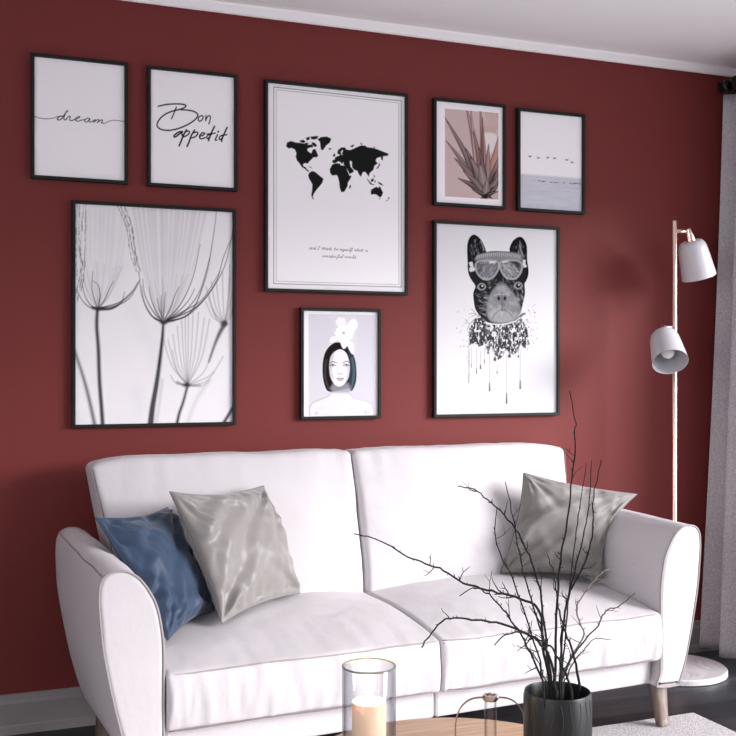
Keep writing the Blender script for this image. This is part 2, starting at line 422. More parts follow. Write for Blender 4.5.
def leg(xt, yt, xb, yb, zb, zt):
    V = []; rt, rb = .030, .0195
    n = 6
    for i in range(n + 1):
        t = i / n; cx = xt + (xb - xt) * t; cy = yt + (yb - yt) * t; z = zt + (zb - zt) * t; r = rt + (rb - rt) * t
        for k in range(16):
            a = 2 * math.pi * k / 16; c, s = math.cos(a), math.sin(a)
            sq = r / max(abs(c), abs(s)) * .35 + r * .65
            V.append((cx + sq * c, cy + sq * s * .75, z))
    Fc = [(i * 16 + k, i * 16 + (k + 1) % 16, (i + 1) * 16 + (k + 1) % 16, (i + 1) * 16 + k) for i in range(n) for k in range(16)]
    Fc += [tuple(range(16)), tuple(n * 16 + k for k in range(16))[::-1]]
    return mesh('leg', V, Fc, M['leg_wood'], sofa, True)
leg(.812, -.635, .808, -.668, .013, .15); leg(-.812, -.635, -.808, -.668, .013, .15)
leg(.80, -.06, .80, -.03, 0, .16); leg(-.80, -.06, -.81, -.03, 0, .16)

# ------------------------------------------------------------------ pillows
def pillow(name, cs, mt, cord, label, seed, thick=.085, sag=.10, bowr=.085):
    TL, TR, BR, BL = [np.array(q, float) for q in cs]; c = (TL + TR + BR + BL) / 4
    ex = (TR + BR - TL - BL); ex /= np.linalg.norm(ex); ez = (TL + TR - BL - BR); ez -= ex * ez.dot(ex); ez /= np.linalg.norm(ez); ey = np.cross(ez, ex)
    R = Matrix((ex, ey, ez)).transposed(); Rn = np.stack([ex, ey, ez])
    TL, TR, BR, BL = [Rn @ (q - c) for q in (TL, TR, BR, BL)]
    root = empty(name, tuple(c), R.to_euler()); tag(root, label, 'pillow', 'scatter cushions on the sofa')
    n = 90; g1 = np.linspace(-1, 1, n + 1); g1 = np.sign(g1) * (1 - (1 - abs(g1)) ** 1.2)
    A, B = np.meshgrid(g1, g1, indexing='ij')
    out = []
    def shape(A, B, side):
        bow = .085
        A2 = A * (1 - np.where(A > 0, bowr, bow) * (1 - B ** 2) * abs(A) ** 2); B2 = B * (1 - np.where(B > 0, sag, bow) * (1 - A ** 2) * abs(B) ** 2)
        P_ = [(1 - A2) * (1 - B2) / 4 * BL[k] + (1 + A2) * (1 - B2) / 4 * BR[k] + (1 + A2) * (1 + B2) / 4 * TR[k] + (1 - A2) * (1 + B2) / 4 * TL[k] for k in range(3)]
        X_, Y0, Z_ = P_
        T = ((1 - A ** 2) * (1 - B ** 2)); T = np.clip(T, 0, 1) ** .42 * thick
        e = np.clip(1 - np.maximum(abs(A), abs(B)), 0, 1)
        # radial creases from corners and edges
        wr = 0
        for (sx, sz) in ((-1, -1), (1, -1), (1, 1), (-1, 1)):
            dx, dz = A - sx, B - sz; r = np.hypot(dx, dz); an = np.arctan2(dz, dx)
            wr = wr + vnoise(an * 5.5, r * 1.1, seed + sx * 2 + sz) * np.exp(-r * 1.5) * np.clip(r * 3, 0, 1)
        eL = np.exp(-(1 + A) * 4); eB = np.exp(-(1 + B) * 4); eR = np.exp(-(1 - A) * 4); eT = np.exp(-(1 - B) * 4)
        wr2 = vnoise(B * 8 + A * 1.5, A * .8, seed + 9) * (eL + eR) + vnoise(A * 8 + B * 1.5, B * .8, seed + 14) * (eB + eT)
        dg = vnoise((A + B * .8) * 4.2, (A - B) * 1.1, seed + 21) * .35
        fold = vnoise(B * 4.2 - A * 3.0, A * .8 + B * .3, seed + 33) * np.exp(-(1 + A) * 1.3) + .7 * vnoise(A * 5 - B * 3, B * .8, seed + 41) * np.exp(-(1 + B) * 1.6)
        T2 = T + (wr * .028 + wr2 * .012 + dg * .012 + fold * .024) * np.clip(e * 7, 0, 1)
        return X_, Y0 + side * T2 * (.8 if side == 1 else 1), Z_
    V = []; Fc = []
    for side in (-1, 1):
        X_, Y_, Z_ = shape(A, B, side); base = len(V)
        V += list(zip(X_.ravel(), Y_.ravel(), Z_.ravel()))
        for i in range(n):
            for j in range(n):
                q = (base + i * (n + 1) + j, base + (i + 1) * (n + 1) + j, base + (i + 1) * (n + 1) + j + 1, base + i * (n + 1) + j + 1)
                Fc.append(q if side == -1 else q[::-1])
    cover = mesh('pillow_cover', V, Fc, mt, root, True)
    bm = bmesh.new(); bm.from_mesh(cover.data); bmesh.ops.remove_doubles(bm, verts=bm.verts, dist=1e-5); bmesh.ops.recalc_face_normals(bm, faces=bm.faces); bm.to_mesh(cover.data); bm.free()
    q = np.linspace(-1, 1, 40)
    e = [(-1, t) for t in q] + [(t, 1) for t in q[1:]] + [(1, -t) for t in q[1:]] + [(-t, -1) for t in q[1:-1]]
    ea = np.array(e); X_, Y_, Z_ = shape(ea[:, 0], ea[:, 1], -1)
    tube('piping', list(zip(X_, Y_, Z_)), .0022, cord, root, 6, closed=True)
    return root
pillow('scatter_pillow', [(.597, -.50, .788), (.926, -.31, .772), (1.030, -.352, .440), (.719, -.608, .430)], M['grey_satin'], M['grey_cord'], 'light grey satin scatter pillow leaning over the blue pillow', 2, .07)
pillow('scatter_pillow', [(.389, -.53, .730), (.625, -.33, .722), (.735, -.455, .432), (.552, -.700, .422)], M['blue'], M['blue_cord'], 'dark blue scatter pillow against the left armrest of the sofa', 31, .06)
pillow('scatter_pillow', [(1.850, -.30, .777), (2.264, -.37, .694), (2.035, -.50, .440), (1.765, -.29, .437)], M['grey_cotton'], M['grey_cord'], 'taupe grey scatter pillow in the right corner of the sofa, behind the branches', 57, .068, .06, .25)

# ------------------------------------------------------------------ framed prints
class Art:
    def __init__(s, u0, v0, u1, v1, fr, res, rim):
        # paper rectangle on the wall plane
        (x0, z1, x1, z0) = fr; s.x0, s.x1, s.z0, s.z1 = x0 + rim, x1 - rim, z0 + rim, z1 - rim
        s.y = -.0125
        s.nx, s.nz = int((s.x1 - s.x0) / res), int((s.z1 - s.z0) / res)
        X_, Z_ = np.meshgrid(np.linspace(s.x0, s.x1, s.nx + 1), np.linspace(s.z0, s.z1, s.nz + 1), indexing='ij')
        s.X, s.Z = X_, Z_
        r = X_ * C - (s.y + D) * S; t = X_ * S + (s.y + D) * C
        s.U = 368 + F * r / t; s.V = 368 - F * (Z_ - H) / t
        s.col = np.zeros(X_.shape + (3,)); s.tr = (1, 0, 0)
        s.aa = .35
    def zoom(s, sc, ox, oy): s.tr = (sc, ox, oy)
    def m(s, pts):
        sc, ox, oy = s.tr; return np.array([(ox + p[0] / sc, oy + p[1] / sc) for p in pts], float)
    def fill(s, c): s.col[:] = c
    def _blend(s, mask, sl, c, a):
        k = (mask * a)[..., None]; s.col[sl] = s.col[sl] * (1 - k) + np.array(c if hasattr(c, '__len__') else (c,) * 3) * k
    def _win(s, P, pad):
        a = (s.U > P[:, 0].min() - pad) & (s.U < P[:, 0].max() + pad) & (s.V > P[:, 1].min() - pad) & (s.V < P[:, 1].max() + pad)
        if not a.any(): return None
        i = np.where(a.any(1))[0]; j = np.where(a.any(0))[0]; return (slice(i[0], i[-1] + 1), slice(j[0], j[-1] + 1))
    def stroke(s, pts, w, c=.02, a=1, soft=0, sm=5, w2=None, raw=False, closed=False):
        """w, w2 in photo pixels; soft in photo pixels"""
        P = np.array(pts, float) if raw else s.m(pts)
        if sm and len(P) > 2: P = smooth_path(P, sm, closed)
        elif closed: P = np.vstack([P, P[:1]])
        w2 = w if w2 is None else w2; W = np.linspace(w, w2, len(P)) / 2
        sl = s._win(P, max(w, w2) + soft * 2 + 1)
        if sl is None: return
        U, V = s.U[sl], s.V[sl]; best = np.full(U.shape, 1e9)
        for i in range(len(P) - 1):
            d = P[i + 1] - P[i]; L = (d ** 2).sum() + 1e-12
            t = np.clip(((U - P[i, 0]) * d[0] + (V - P[i, 1]) * d[1]) / L, 0, 1)
            dist = np.hypot(U - P[i, 0] - t * d[0], V - P[i, 1] - t * d[1]) - (W[i] + (W[i + 1] - W[i]) * t)
            best = np.minimum(best, dist)
        e = s.aa + soft; s._blend(np.clip(.5 - best / (2 * e), 0, 1) ** (1 if soft == 0 else 1.4), sl, c, a)
    def poly(s, pts, c=.02, a=1, soft=0, sm=0, raw=False, tex=None):
        P = np.array(pts, float) if raw else s.m(pts)
        if sm: P = smooth_path(P, sm, True)
        sl = s._win(P, soft * 2 + 1)
        if sl is None: return
        U, V = s.U[sl], s.V[sl]; ins = np.zeros(U.shape, bool); best = np.full(U.shape, 1e9)
        for i in range(len(P)):
            p, q = P[i], P[(i + 1) % len(P)]; d = q - p; L = (d ** 2).sum() + 1e-12
            t = np.clip(((U - p[0]) * d[0] + (V - p[1]) * d[1]) / L, 0, 1)
            best = np.minimum(best, np.hypot(U - p[0] - t * d[0], V - p[1] - t * d[1]))
            cr = ((p[1] > V) != (q[1] > V)); xx = p[0] + (V - p[1]) * d[0] / (d[1] if abs(d[1]) > 1e-9 else 1e-9); ins ^= cr & (U < xx)
        sd = np.where(ins, -best, best); e = s.aa + soft; k = np.clip(.5 - sd / (2 * e), 0, 1)
        if tex is not None: k = k * tex(U, V)
        s._blend(k, sl, c, a)
    def dot(s, p, r, c=.02, a=1, soft=0, ry=None):
        P = s.m([p]); r_ = r; ry = ry or r
        sl = s._win(P, max(r, ry) + soft * 2 + 1)
        if sl is None: return
        U, V = s.U[sl] - P[0, 0], s.V[sl] - P[0, 1]; d = (np.hypot(U / r_, V / ry) - 1) * min(r_, ry); s._blend(np.clip(.5 - d / (2 * (s.aa + soft)), 0, 1), sl, c, a)
    def build(s, root):
        n = s.nz + 1; V = np.stack([s.X.ravel(), np.full(s.X.size, s.y), s.Z.ravel()], 1)
        loc = np.array(root.location); V = V - loc
        i, j = np.meshgrid(np.arange(s.nx), np.arange(s.nz), indexing='ij'); b = (i * n + j).ravel()
        Fc = np.stack([b, b + n, b + n + 1, b + 1], 1)
        me = bpy.data.meshes.new('print'); me.vertices.add(len(V)); me.vertices.foreach_set('co', V.ravel())
        me.loops.add(Fc.size); me.loops.foreach_set('vertex_index', Fc.ravel().astype(np.int32))
        me.polygons.add(len(Fc)); me.polygons.foreach_set('loop_start', np.arange(0, Fc.size, 4, dtype=np.int32)); me.update(calc_edges=True)
        ca = me.color_attributes.new('ink', 'FLOAT_COLOR', 'POINT')
        cc = np.ones((len(V), 4)); cc[:, :3] = np.clip(s.col.reshape(-1, 3), 0, 1); ca.data.foreach_set('color', cc.ravel())
        link(bpy.data.objects.new('print', me), M['print'], root)

GRP = 'framed prints on the red wall'
def frame(x0, z1, x1, z0, label, rim=.0105, depth=.022):
    root = empty('framed_print', ((x0 + x1) / 2, 0, z0)); tag(root, label, 'picture', GRP)
    ox, oz = root.location.x, root.location.z
    V = []; Fc = []
    def ring(i, y): return [(x0 + i - ox, y, z0 + i - oz), (x1 - i - ox, y, z0 + i - oz), (x1 - i - ox, y, z1 - i - oz), (x0 + i - ox, y, z1 - i - oz)]
    for i, y in ((0, -.001), (0, -depth + .001), (.001, -depth), (rim - .001, -depth), (rim, -depth + .001), (rim, -.0105), (rim, -.001)): V += ring(i, y)
    for k in range(7):
        l = (k + 1) % 7
        for j in range(4): Fc.append((k * 4 + j, k * 4 + (j + 1) % 4, l * 4 + (j + 1) % 4, l * 4 + j))
    o = mesh('frame', V, Fc, M['frame'], root); bm = bmesh.new(); bm.from_mesh(o.data); bmesh.ops.recalc_face_normals(bm, faces=bm.faces); bm.to_mesh(o.data); bm.free()
    bx('backing_board', (x0 + rim - ox, -.012, z0 + rim - oz), (x1 - rim - ox, -.002, z1 - rim - oz), M['paper'], root)
    return root
PAPER = (.93, .905, .93); PAPER_SUNLIT = (.69, .68, .705); PAPER_M = (.92, .895, .92)  # white paper tones counter the lighting: raised for shaded top row, lowered in sun
def art(fr, label, res, rim=.0105):
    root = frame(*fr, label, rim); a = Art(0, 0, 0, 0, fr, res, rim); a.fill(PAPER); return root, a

# --- dream
root, a = art((.260, 2.118, .558, 1.727), 'small framed print with the cursive word dream, leftmost of the top row', .0009)
a.zoom(7.01, 30, 95); K = .006
for w_, p in [(.5, [(20, 145), (35, 150), (60, 160), (110, 167), (160, 163), (190, 152), (222, 148)]),
              (.85, [(232, 152), (215, 148), (197, 158), (191, 170), (205, 175), (222, 166), (240, 140), (258, 116), (263, 109), (254, 118), (240, 150), (238, 170), (245, 175), (256, 168)]),
              (.75, [(256, 168), (266, 154), (273, 148), (282, 152), (280, 164), (278, 175), (290, 180), (312, 172)]),
              (.75, [(312, 172), (335, 164), (350, 155), (340, 151), (323, 162), (320, 176), (333, 184), (355, 178), (385, 172)]),
              (.75, [(418, 167), (402, 163), (386, 175), (386, 187), (400, 188), (420, 168), (413, 184), (425, 189), (446, 180)]),
              (.75, [(446, 180), (456, 173), (457, 180), (447, 192), (466, 177), (480, 172), (482, 180), (472, 194), (490, 180), (505, 174), (508, 181), (500, 194), (515, 197)]),
              (.5, [(515, 199), (530, 197), (545, 188), (575, 178), (610, 178), (640, 183), (685, 187)])]:
    a.stroke(p, w_ * 1.3, K, sm=7)
a.build(root)
# --- bon appetit
root, a = art((.621, 2.116, .919, 1.726), 'small framed print with the brush lettering Bon appetit, second of the top row', .0009)
a.zoom(7.747, 145, 90)
for w_, p in [(1.15, [(103, 126), (150, 115), (200, 109), (260, 108), (303, 113), (316, 124), (302, 138), (262, 152), (225, 160), (165, 183), (118, 220), (95, 258), (98, 285), (130, 307), (190, 312), (260, 298), (330, 268), (385, 232), (408, 202), (404, 182), (375, 165), (330, 156), (280, 153)]),
              (1.0, [(243, 133), (232, 160), (222, 185), (205, 222)]),
              (.95, [(438, 198), (420, 208), (412, 230), (424, 242), (442, 230), (450, 208), (440, 198)]),
              (.95, [(472, 198), (470, 238)]), (.95, [(470, 232), (484, 208), (500, 198), (506, 212), (502, 240), (494, 262)]),
              (1.3, [(290, 322), (262, 326), (228, 350), (228, 364), (250, 354), (284, 326), (286, 345), (296, 360)]),
              (1.3, [(322, 308), (298, 350), (280, 395), (265, 432)]), (1.1, [(312, 325), (338, 318), (344, 332), (325, 352), (300, 362)]),
              (1.3, [(384, 312), (358, 355), (342, 400), (326, 437)]), (1.1, [(374, 332), (402, 326), (408, 340), (388, 362), (360, 372)]),
              (1.1, [(422, 360), (450, 350), (462, 336), (446, 332), (426, 350), (424, 370), (440, 378), (466, 368)]),
              (1.25, [(538, 282), (520, 320), (502, 362), (492, 392)]), (1.05, [(514, 345), (492, 348), (478, 364), (486, 376), (504, 362)]), (1.0, [(480, 342), (545, 334)]),
              (1.1, [(562, 346), (548, 376), (546, 388), (556, 388)]), (1.25, [(566, 324), (569, 320)]),
              (1.25, [(636, 290), (620, 325), (602, 365), (592, 398)]), (1.05, [(612, 350), (590, 354), (574, 370), (580, 384), (600, 370)]), (1.0, [(592, 354), (634, 346)])]:
    a.stroke(p, w_ * 1.3, K, sm=6 if len(p) > 2 else 0)
a.build(root)
# --- world map
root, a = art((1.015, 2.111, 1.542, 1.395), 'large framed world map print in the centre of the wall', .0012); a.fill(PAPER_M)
a.stroke([(273.7, 87.0), (401.2, 100.9), (401.2, 287.0), (273.7, 283.6)], .65, .02, .95, raw=True, sm=0, closed=True)
a.stroke([(276.2, 89.6), (398.9, 103.0), (398.9, 284.6), (276.2, 281.3)], .45, .12, .75, raw=True, sm=0, closed=True)
a.zoom(6.4, 280, 130)
MAP = ["38,105 45,80 70,70 100,80 130,82 165,90 190,95 205,90 215,110 195,112 175,120 178,135 200,150 210,125 225,120 235,140 245,165 235,175 215,175 200,190 185,205 178,215 160,212 148,218 150,232 165,238 172,250 187,262 180,268 160,250 140,238 125,215 108,195 100,170 105,150 95,125 75,115 55,118",
       "125,68 150,62 165,75 150,85 130,78", "165,50 190,42 190,60 172,68", "195,42 245,38 240,55 215,62 198,56", "200,78 220,80 238,98 228,110 210,100", "150,88 170,80 185,86 170,95", "180,230 198,238 208,248 192,240",
       "240,60 262,45 300,42 328,55 320,80 295,100 275,130 262,125 258,100 255,75", "310,118 325,115 328,124 315,126",
       "185,275 205,262 225,268 245,285 278,312 272,335 258,355 240,375 225,395 215,412 210,430 220,445 208,440 200,420 205,385 207,350 200,335 185,310 180,290",
       "335,220 360,212 385,215 388,225 410,228 425,232 432,262 445,292 458,292 452,310 435,335 432,360 412,395 392,398 382,370 378,330 370,300 362,288 335,292 320,275 318,250",
       "445,355 455,350 452,372 442,375",
       "335,208 335,192 350,190 352,175 375,165 385,160 366,150 370,130 390,112 415,110 425,125 450,128 470,120 490,110 520,98 545,100 560,110 600,115 640,130 695,152 690,165 660,168 658,195 648,190 645,172 620,180 612,195 625,215 605,228 598,255 580,270 572,280 570,300 558,285 545,268 530,270 518,300 505,285 495,262 475,255 462,240 460,225 461,205 450,195 446,205 450,222 452,235 470,255 472,268 445,282 430,250 420,235 408,225 405,205 398,218 385,205 374,200 355,212 345,213",
       "338,160 350,148 355,165 342,172", "635,208 640,225 628,245 613,249 628,232", "555,305 570,325 590,345 578,346 562,325", "580,318 598,308 600,325 585,335", "575,342 605,348 600,353 578,348",
       "625,332 645,338 662,355 645,352 630,342", "598,282 608,298 602,306", "605,318 615,330 606,338",
       "585,380 600,372 620,362 628,372 640,358 650,382 660,400 650,425 638,432 620,415 600,410 585,416 580,398", "635,437 643,437 639,446", "693,428 702,436 690,446", "686,446 690,451 675,459",
       "448,104 472,92 476,98 462,112", "512,80 530,90 520,95", "595,108 610,108 605,114"]
for p in MAP: a.poly([tuple(map(float, q.split(','))) for q in p.split()], (.013, .014, .014))
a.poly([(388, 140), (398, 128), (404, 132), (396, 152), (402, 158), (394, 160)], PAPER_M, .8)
GL = {'a': [(.8, .1, .4, 0, .1, .4, .3, .9, .8, .9, .8, .1, 1.1, .1)], 'n': [(0, .9, .15, 0), (.1, .6, .5, .95, .8, .8, .8, .1, 1.1, .1)], 'd': [(.8, .2, .4, 0, .1, .4, .3, .9, .75, .8), (.95, 2, .8, .1, 1.1, .1)],
      'I': [(.6, 2, .3, 0), (.2, 1.9, .95, 2), (0, 0, .6, .1)], 't': [(.5, 1.7, .3, .1, .7, .1), (.1, 1.1, .8, 1.15)], 'h': [(.3, 2, .05, 0), (.1, .6, .5, .95, .75, .7, .7, .1, 1, .1)], 'i': [(.3, .9, .25, .1, .6, .1), (.38, 1.3, .4, 1.35)],
      'k': [(.3, 2, .05, 0), (.8, .9, .15, .5, .7, 0, 1, .1)], 'o': [(.5, .9, .1, .5, .3, 0, .7, .3, .6, .9, 1, .8)], 'm': [(0, .9, .1, 0), (.1, .7, .4, .95, .5, 0), (.5, .7, .85, .95, .95, .1, 1.2, .1)],
      'y': [(.1, .9, .15, .2, .6, .1, .8, .9), (.8, .9, .5, -.9, .1, -.8, 1, .1)], 's': [(.2, .1, .5, .9, .7, .2, .3, 0, 1, .1)], 'e': [(.1, .4, .6, .7, .4, .95, .1, .5, .3, 0, .9, .15)], 'l': [(.1, .2, .7, 1.9, .5, 2, .3, .1, .7, .1)],
      'f': [(.3, .3, .9, 1.9, .6, 2, .1, -.9, .3, -.9, .5, .1, .9, .15)], 'w': [(0, .9, .15, .1, .5, .8), (.5, .8, .6, .1, 1, .9, 1.2, .8)], 'r': [(.1, .2, .35, 1, .6, .8, .5, .1, .8, .1)], 'u': [(.1, .9, .15, .1, .6, .2, .75, .9), (.75, .9, .75, .1, 1.05, .1)]}
def script(u0, v0, u1, v1, text, xh, w_):
    adv = [0]
    for ch in text: adv.append(adv[-1] + ((1.15 if ch in 'mw' else .62 if ch in 'il' else 1.0) if ch != ' ' else .9))
    for ch, ad in zip(text, adv):
        for st in GL.get(ch, []):
            pts = []
            for k in range(0, len(st), 2):
                q = (ad + st[k]) / adv[-1]; pts.append((u0 + (u1 - u0) * q + st[k + 1] * xh * .25, v0 + (v1 - v0) * q - st[k + 1] * xh))
            a.stroke(pts, w_, .05, .9, raw=True, sm=3)
script(309, 249.0, 367.5, 251.6, 'and I think to myself what a', 1.35, .42)
script(322.5, 257.0, 355.5, 258.3, 'wonderful world', 1.35, .42)
a.build(root)
# --- birds over sea
root, a = art((1.988, 2.102, 2.279, 1.721), 'small framed print of a bird flock over a pale sea, rightmost of the top row', .0013)
a.zoom(4.33, 425, 90)
a.poly([(400, 362), (700, 385), (700, 540), (400, 540)], (.50, .50, .57), .75, soft=1.0)
a.poly([(400, 420), (700, 440), (700, 540), (400, 540)], (.60, .61, .68), .7, soft=4)
rr = random.Random(3)
for i in range(120):
    x = rr.uniform(405, 700); y = 372 + rr.random() * 160 + (x - 420) * .08; L = rr.uniform(15, 70)
    a.stroke([(x, y), (x + L, y + L * .08)], .5, rr.choice([(.33, .35, .45), (.8, .8, .84)]), .35, soft=.35, sm=0)
for x, y in [(455, 288), (491, 294), (532, 293), (561, 296), (614, 303), (637, 314)]:
    a.stroke([(x - 5, y - 2), (x, y + 1), (x + 5, y - 1)], .9, .04, .9, sm=0); a.dot((x, y), .6, .03)
for x, y in [(495, 393), (509, 396), (516, 396), (546, 400), (562, 401), (573, 401), (602, 402), (630, 405), (642, 406), (648, 404), (655, 404), (667, 406), (682, 408)]:
    a.stroke([(x - 4, y), (x + 4, y)], .8, .05, .85, sm=0)
a.build(root)
# --- succulent
root, a = art((1.644, 2.108, 1.937, 1.722), 'small framed print of a pink pointed succulent on a blush ground, above the dog print', .0011)
a.zoom(4.33, 425, 90)
a.poly([(86, 80), (318, 101), (318, 475), (86, 461)], (.62, .47, .455))
sv = a.col.copy()
a.poly([(250, 90), (318, 100), (318, 330), (240, 330)], (.60, .42, .38), .8, soft=4)
for x in range(255, 318, 9):
    a.stroke([(x + 6, 95), (x + 14, 130), (x - 8, 190), (x - 4, 260)], .7, (.36, .2, .17), .6, soft=.4)
    a.stroke([(x - 6, 105), (x + 10, 160), (x + 2, 220)], .9, (.80, .66, .62), .6, soft=.4)
a.poly([(245, 200), (270, 185), (310, 195), (312, 240), (280, 280), (248, 270)], (.85, .78, .78), .85, soft=1.2, sm=3)
def leafp(base, tip, w_, c, edge, cur=0, hi=None):
    c = tuple(q * .68 for q in c) if max(c) < .45 else tuple(q * .9 for q in c)
    b, t = np.array(base, float), np.array(tip, float); d = t - b; n_ = np.array([-d[1], d[0]]) / np.hypot(*d)
    mid = lambda q, o: tuple(b + d * q + n_ * (o + cur * math.sin(math.pi * q)))
    a.poly([mid(0, -w_ * .5), mid(.25, -w_), mid(.6, -w_ * .7), mid(1, 0), mid(.6, w_ * .7), mid(.25, w_), mid(0, w_ * .5)], c, 1, sm=3)
    a.stroke([mid(0, -w_ * .5), mid(.25, -w_), mid(.6, -w_ * .7), mid(1, 0)], .8, edge, .8, soft=.2); a.stroke([mid(0, w_ * .4), mid(.25, w_), mid(.6, w_ * .7), mid(1, 0)], .5, edge, .6, soft=.2)
    a.stroke([mid(.1, 0), mid(.5, w_ * .1), mid(.9, 0)], w_ * .12, hi or (.58, .44, .42), .38, soft=w_ * .05)
DK = (.018, .012, .012)
for b_, t_, w_, c_, cu in [((240, 400), (175, 60), 16, (.48, .26, .24), 8), ((235, 400), (198, 70), 9, (.58, .38, .35), -4), ((255, 400), (238, 70), 13, (.50, .25, .22), 4), ((250, 400), (248, 120), 6, (.2, .1, .1), 0),
                       ((280, 380), (318, 200), 17, (.56, .27, .21), 6), ((240, 420), (160, 230), 14, (.25, .14, .13), -6), ((250, 400), (208, 180), 15, (.34, .2, .2), 6), ((270, 400), (275, 235), 13, (.42, .3, .3), 0), ((265, 390), (232, 250), 9, (.16, .1, .1), 0),
                       ((240, 430), (86, 118), 13, (.27, .19, .2), 10), ((240, 440), (92, 220), 12, (.3, .21, .21), 8), ((250, 440), (128, 295), 17, (.22, .15, .15), 8), ((255, 440), (175, 250), 18, (.17, .11, .11), 4), ((262, 440), (196, 290), 20, (.3, .22, .22), 2),
                       ((285, 430), (320, 290), 17, (.3, .18, .16), -2), ((290, 435), (320, 330), 18, (.12, .08, .08), 0), ((262, 445), (238, 320), 21, (.40, .31, .31), 0), ((275, 450), (318, 375), 18, (.27, .19, .19), 0),
                       ((255, 455), (143, 382), 13, (.12, .085, .085), 8), ((255, 445), (165, 350), 15, (.24, .17, .17), 6), ((272, 455), (318, 410), 13, (.12, .08, .08), 0), ((265, 460), (205, 432), 9, (.08, .06, .06), 3), ((262, 452), (270, 385), 16, (.36, .27, .27), 0),
                       ((262, 458), (318, 440), 8, (.06, .045, .045), -3), ((262, 455), (240, 472), 6, DK, 0), ((265, 455), (292, 470), 6, DK, 0)]:
    leafp(b_, t_, w_, c_, DK, cu)
a.dot((262, 462), 2.4, DK, soft=.6)
# keep the white paper margin clean
u, v = a.U, a.V; zx, zy = (u - 425) * 4.33, (v - 90) * 4.33
out = (zx < 85) | (zx > 318) | (zy < 79 + (zx - 85) * .0905) | (zy > 461 + (zx - 85) * .06)
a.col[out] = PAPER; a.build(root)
# --- woman portrait
root, a = art((1.142, 1.343, 1.438, .959), 'small framed print of a dark haired woman wearing a white flower, above the sofa centre', .0009)
a.zoom(5.66, 290, 300)
a.fill((.93, .91, .94)); a.poly([(104, 78), (478, 84), (478, 652), (104, 655)], (.66, .65, .70))
a.poly([(235, 84), (378, 84), (378, 330), (250, 300)], (.70, .69, .73), .8, soft=3)
SK = (.76, .745, .79)
a.poly([(112, 652), (112, 612), (130, 582), (175, 562), (215, 545), (243, 520), (248, 480), (328, 480), (332, 525), (358, 552), (400, 566), (445, 578), (468, 600), (474, 652)], SK, 1, soft=.3)
a.stroke([(112, 652), (112, 612), (130, 582), (175, 562), (215, 545), (240, 520)], .7, (.25, .25, .3), .8, soft=.4)
a.stroke([(474, 652), (468, 602), (445, 578), (400, 566), (360, 552), (335, 530)], .6, (.35, .35, .42), .7, soft=.4)
a.poly([(184, 410), (188, 335), (208, 280), (245, 245), (280, 240), (320, 255), (352, 300), (370, 350), (376, 430), (366, 485), (346, 515), (330, 500), (225, 520), (195, 480)], (.014, .010, .011), 1, sm=3)
a.poly([(322, 262), (352, 300), (370, 350), (376, 430), (366, 485), (346, 515), (332, 470), (340, 400), (336, 330)], (.030, .048, .062), 1, sm=3, soft=.4)
a.stroke([(205, 340), (198, 400), (204, 460), (222, 505)], 1.6, (.10, .075, .075), .7, soft=.8)
a.stroke([(352, 330), (362, 400), (356, 460), (346, 495)], 1.6, (.16, .22, .27), .7, soft=.8)
a.poly([(228, 500), (246, 470), (330, 470), (345, 505), (330, 525), (245, 525)], (.33, .32, .37), .8, soft=1.2)
a.poly([(223, 375), (230, 325), (250, 295), (285, 279), (318, 300), (334, 345), (338, 390), (330, 440), (312, 470), (290, 488), (268, 488), (245, 468), (228, 430)], (.82, .80, .845), 1, sm=3)
a.poly([(223, 375), (230, 325), (250, 295), (243, 340), (236, 400), (250, 462), (228, 430)], (.44, .42, .48), .7, soft=.9)
a.poly([(334, 345), (338, 390), (330, 440), (312, 470), (322, 420), (326, 370)], (.50, .49, .55), .6, soft=.8)
for s_ in (0, 1):
    ex = 241 if not s_ else 318
    a.stroke([(ex - 15, 371), (ex - 5, 364), (ex + 8, 366), (ex + 15, 371)], .9, .05, .9); a.dot((ex + 1, 370), .85, .04, ry=.75); a.stroke([(ex - 12, 375), (ex, 377), (ex + 12, 373)], .35, .2, .6)
a.stroke([(228, 356), (240, 348), (262, 356)], .9, .07, .85); a.stroke([(300, 356), (320, 346), (334, 352)], .9, .07, .85)
a.stroke([(272, 360), (268, 395), (270, 412)], .6, .5, .5, soft=.6); a.stroke([(270, 415), (276, 420), (284, 417), (292, 420), (298, 415)], .7, .2, .8, soft=.2)
a.poly([(262, 444), (276, 438), (284, 441), (292, 438), (306, 444), (296, 457), (284, 461), (272, 457)], (.5, .42, .46), .9, sm=2); a.stroke([(262, 444), (284, 447), (306, 444)], .45, .15, .8)
a.stroke([(150, 615), (200, 612), (250, 622)], .8, .6, .5, soft=.8); a.stroke([(330, 622), (380, 612), (430, 612)], .8, .6, .5, soft=.8)
a.dot((150, 640), 1.1, (.3, .3, .36), .6, soft=.8); a.dot((428, 636), 1.1, (.3, .3, .36), .6, soft=.8)
for ang in range(0, 360, 30):
    r1 = 60 + 14 * math.sin(ang * 2.3); ca, sa = math.cos(math.radians(ang)), math.sin(math.radians(ang)); cx, cy = 304, 188
    a.poly([(cx, cy), (cx + r1 * .7 * ca - 16 * sa, cy + r1 * .7 * sa + 16 * ca), (cx + r1 * ca, cy + r1 * sa), (cx + r1 * .7 * ca + 16 * sa, cy + r1 * .7 * sa - 16 * ca)], (.93, .92, .95), .95, sm=3)
    a.stroke([(cx + 8 * ca, cy + 8 * sa), (cx + r1 * .8 * ca, cy + r1 * .8 * sa)], .3, (.7, .7, .75), .5, sm=0)
a.poly([(285, 160), (258, 128), (276, 98), (312, 108), (318, 150)], (.9, .89, .93), .9, sm=3); a.poly([(320, 165), (334, 122), (366, 108), (384, 132), (376, 165), (345, 185)], (.92, .91, .94), .95, sm=3)
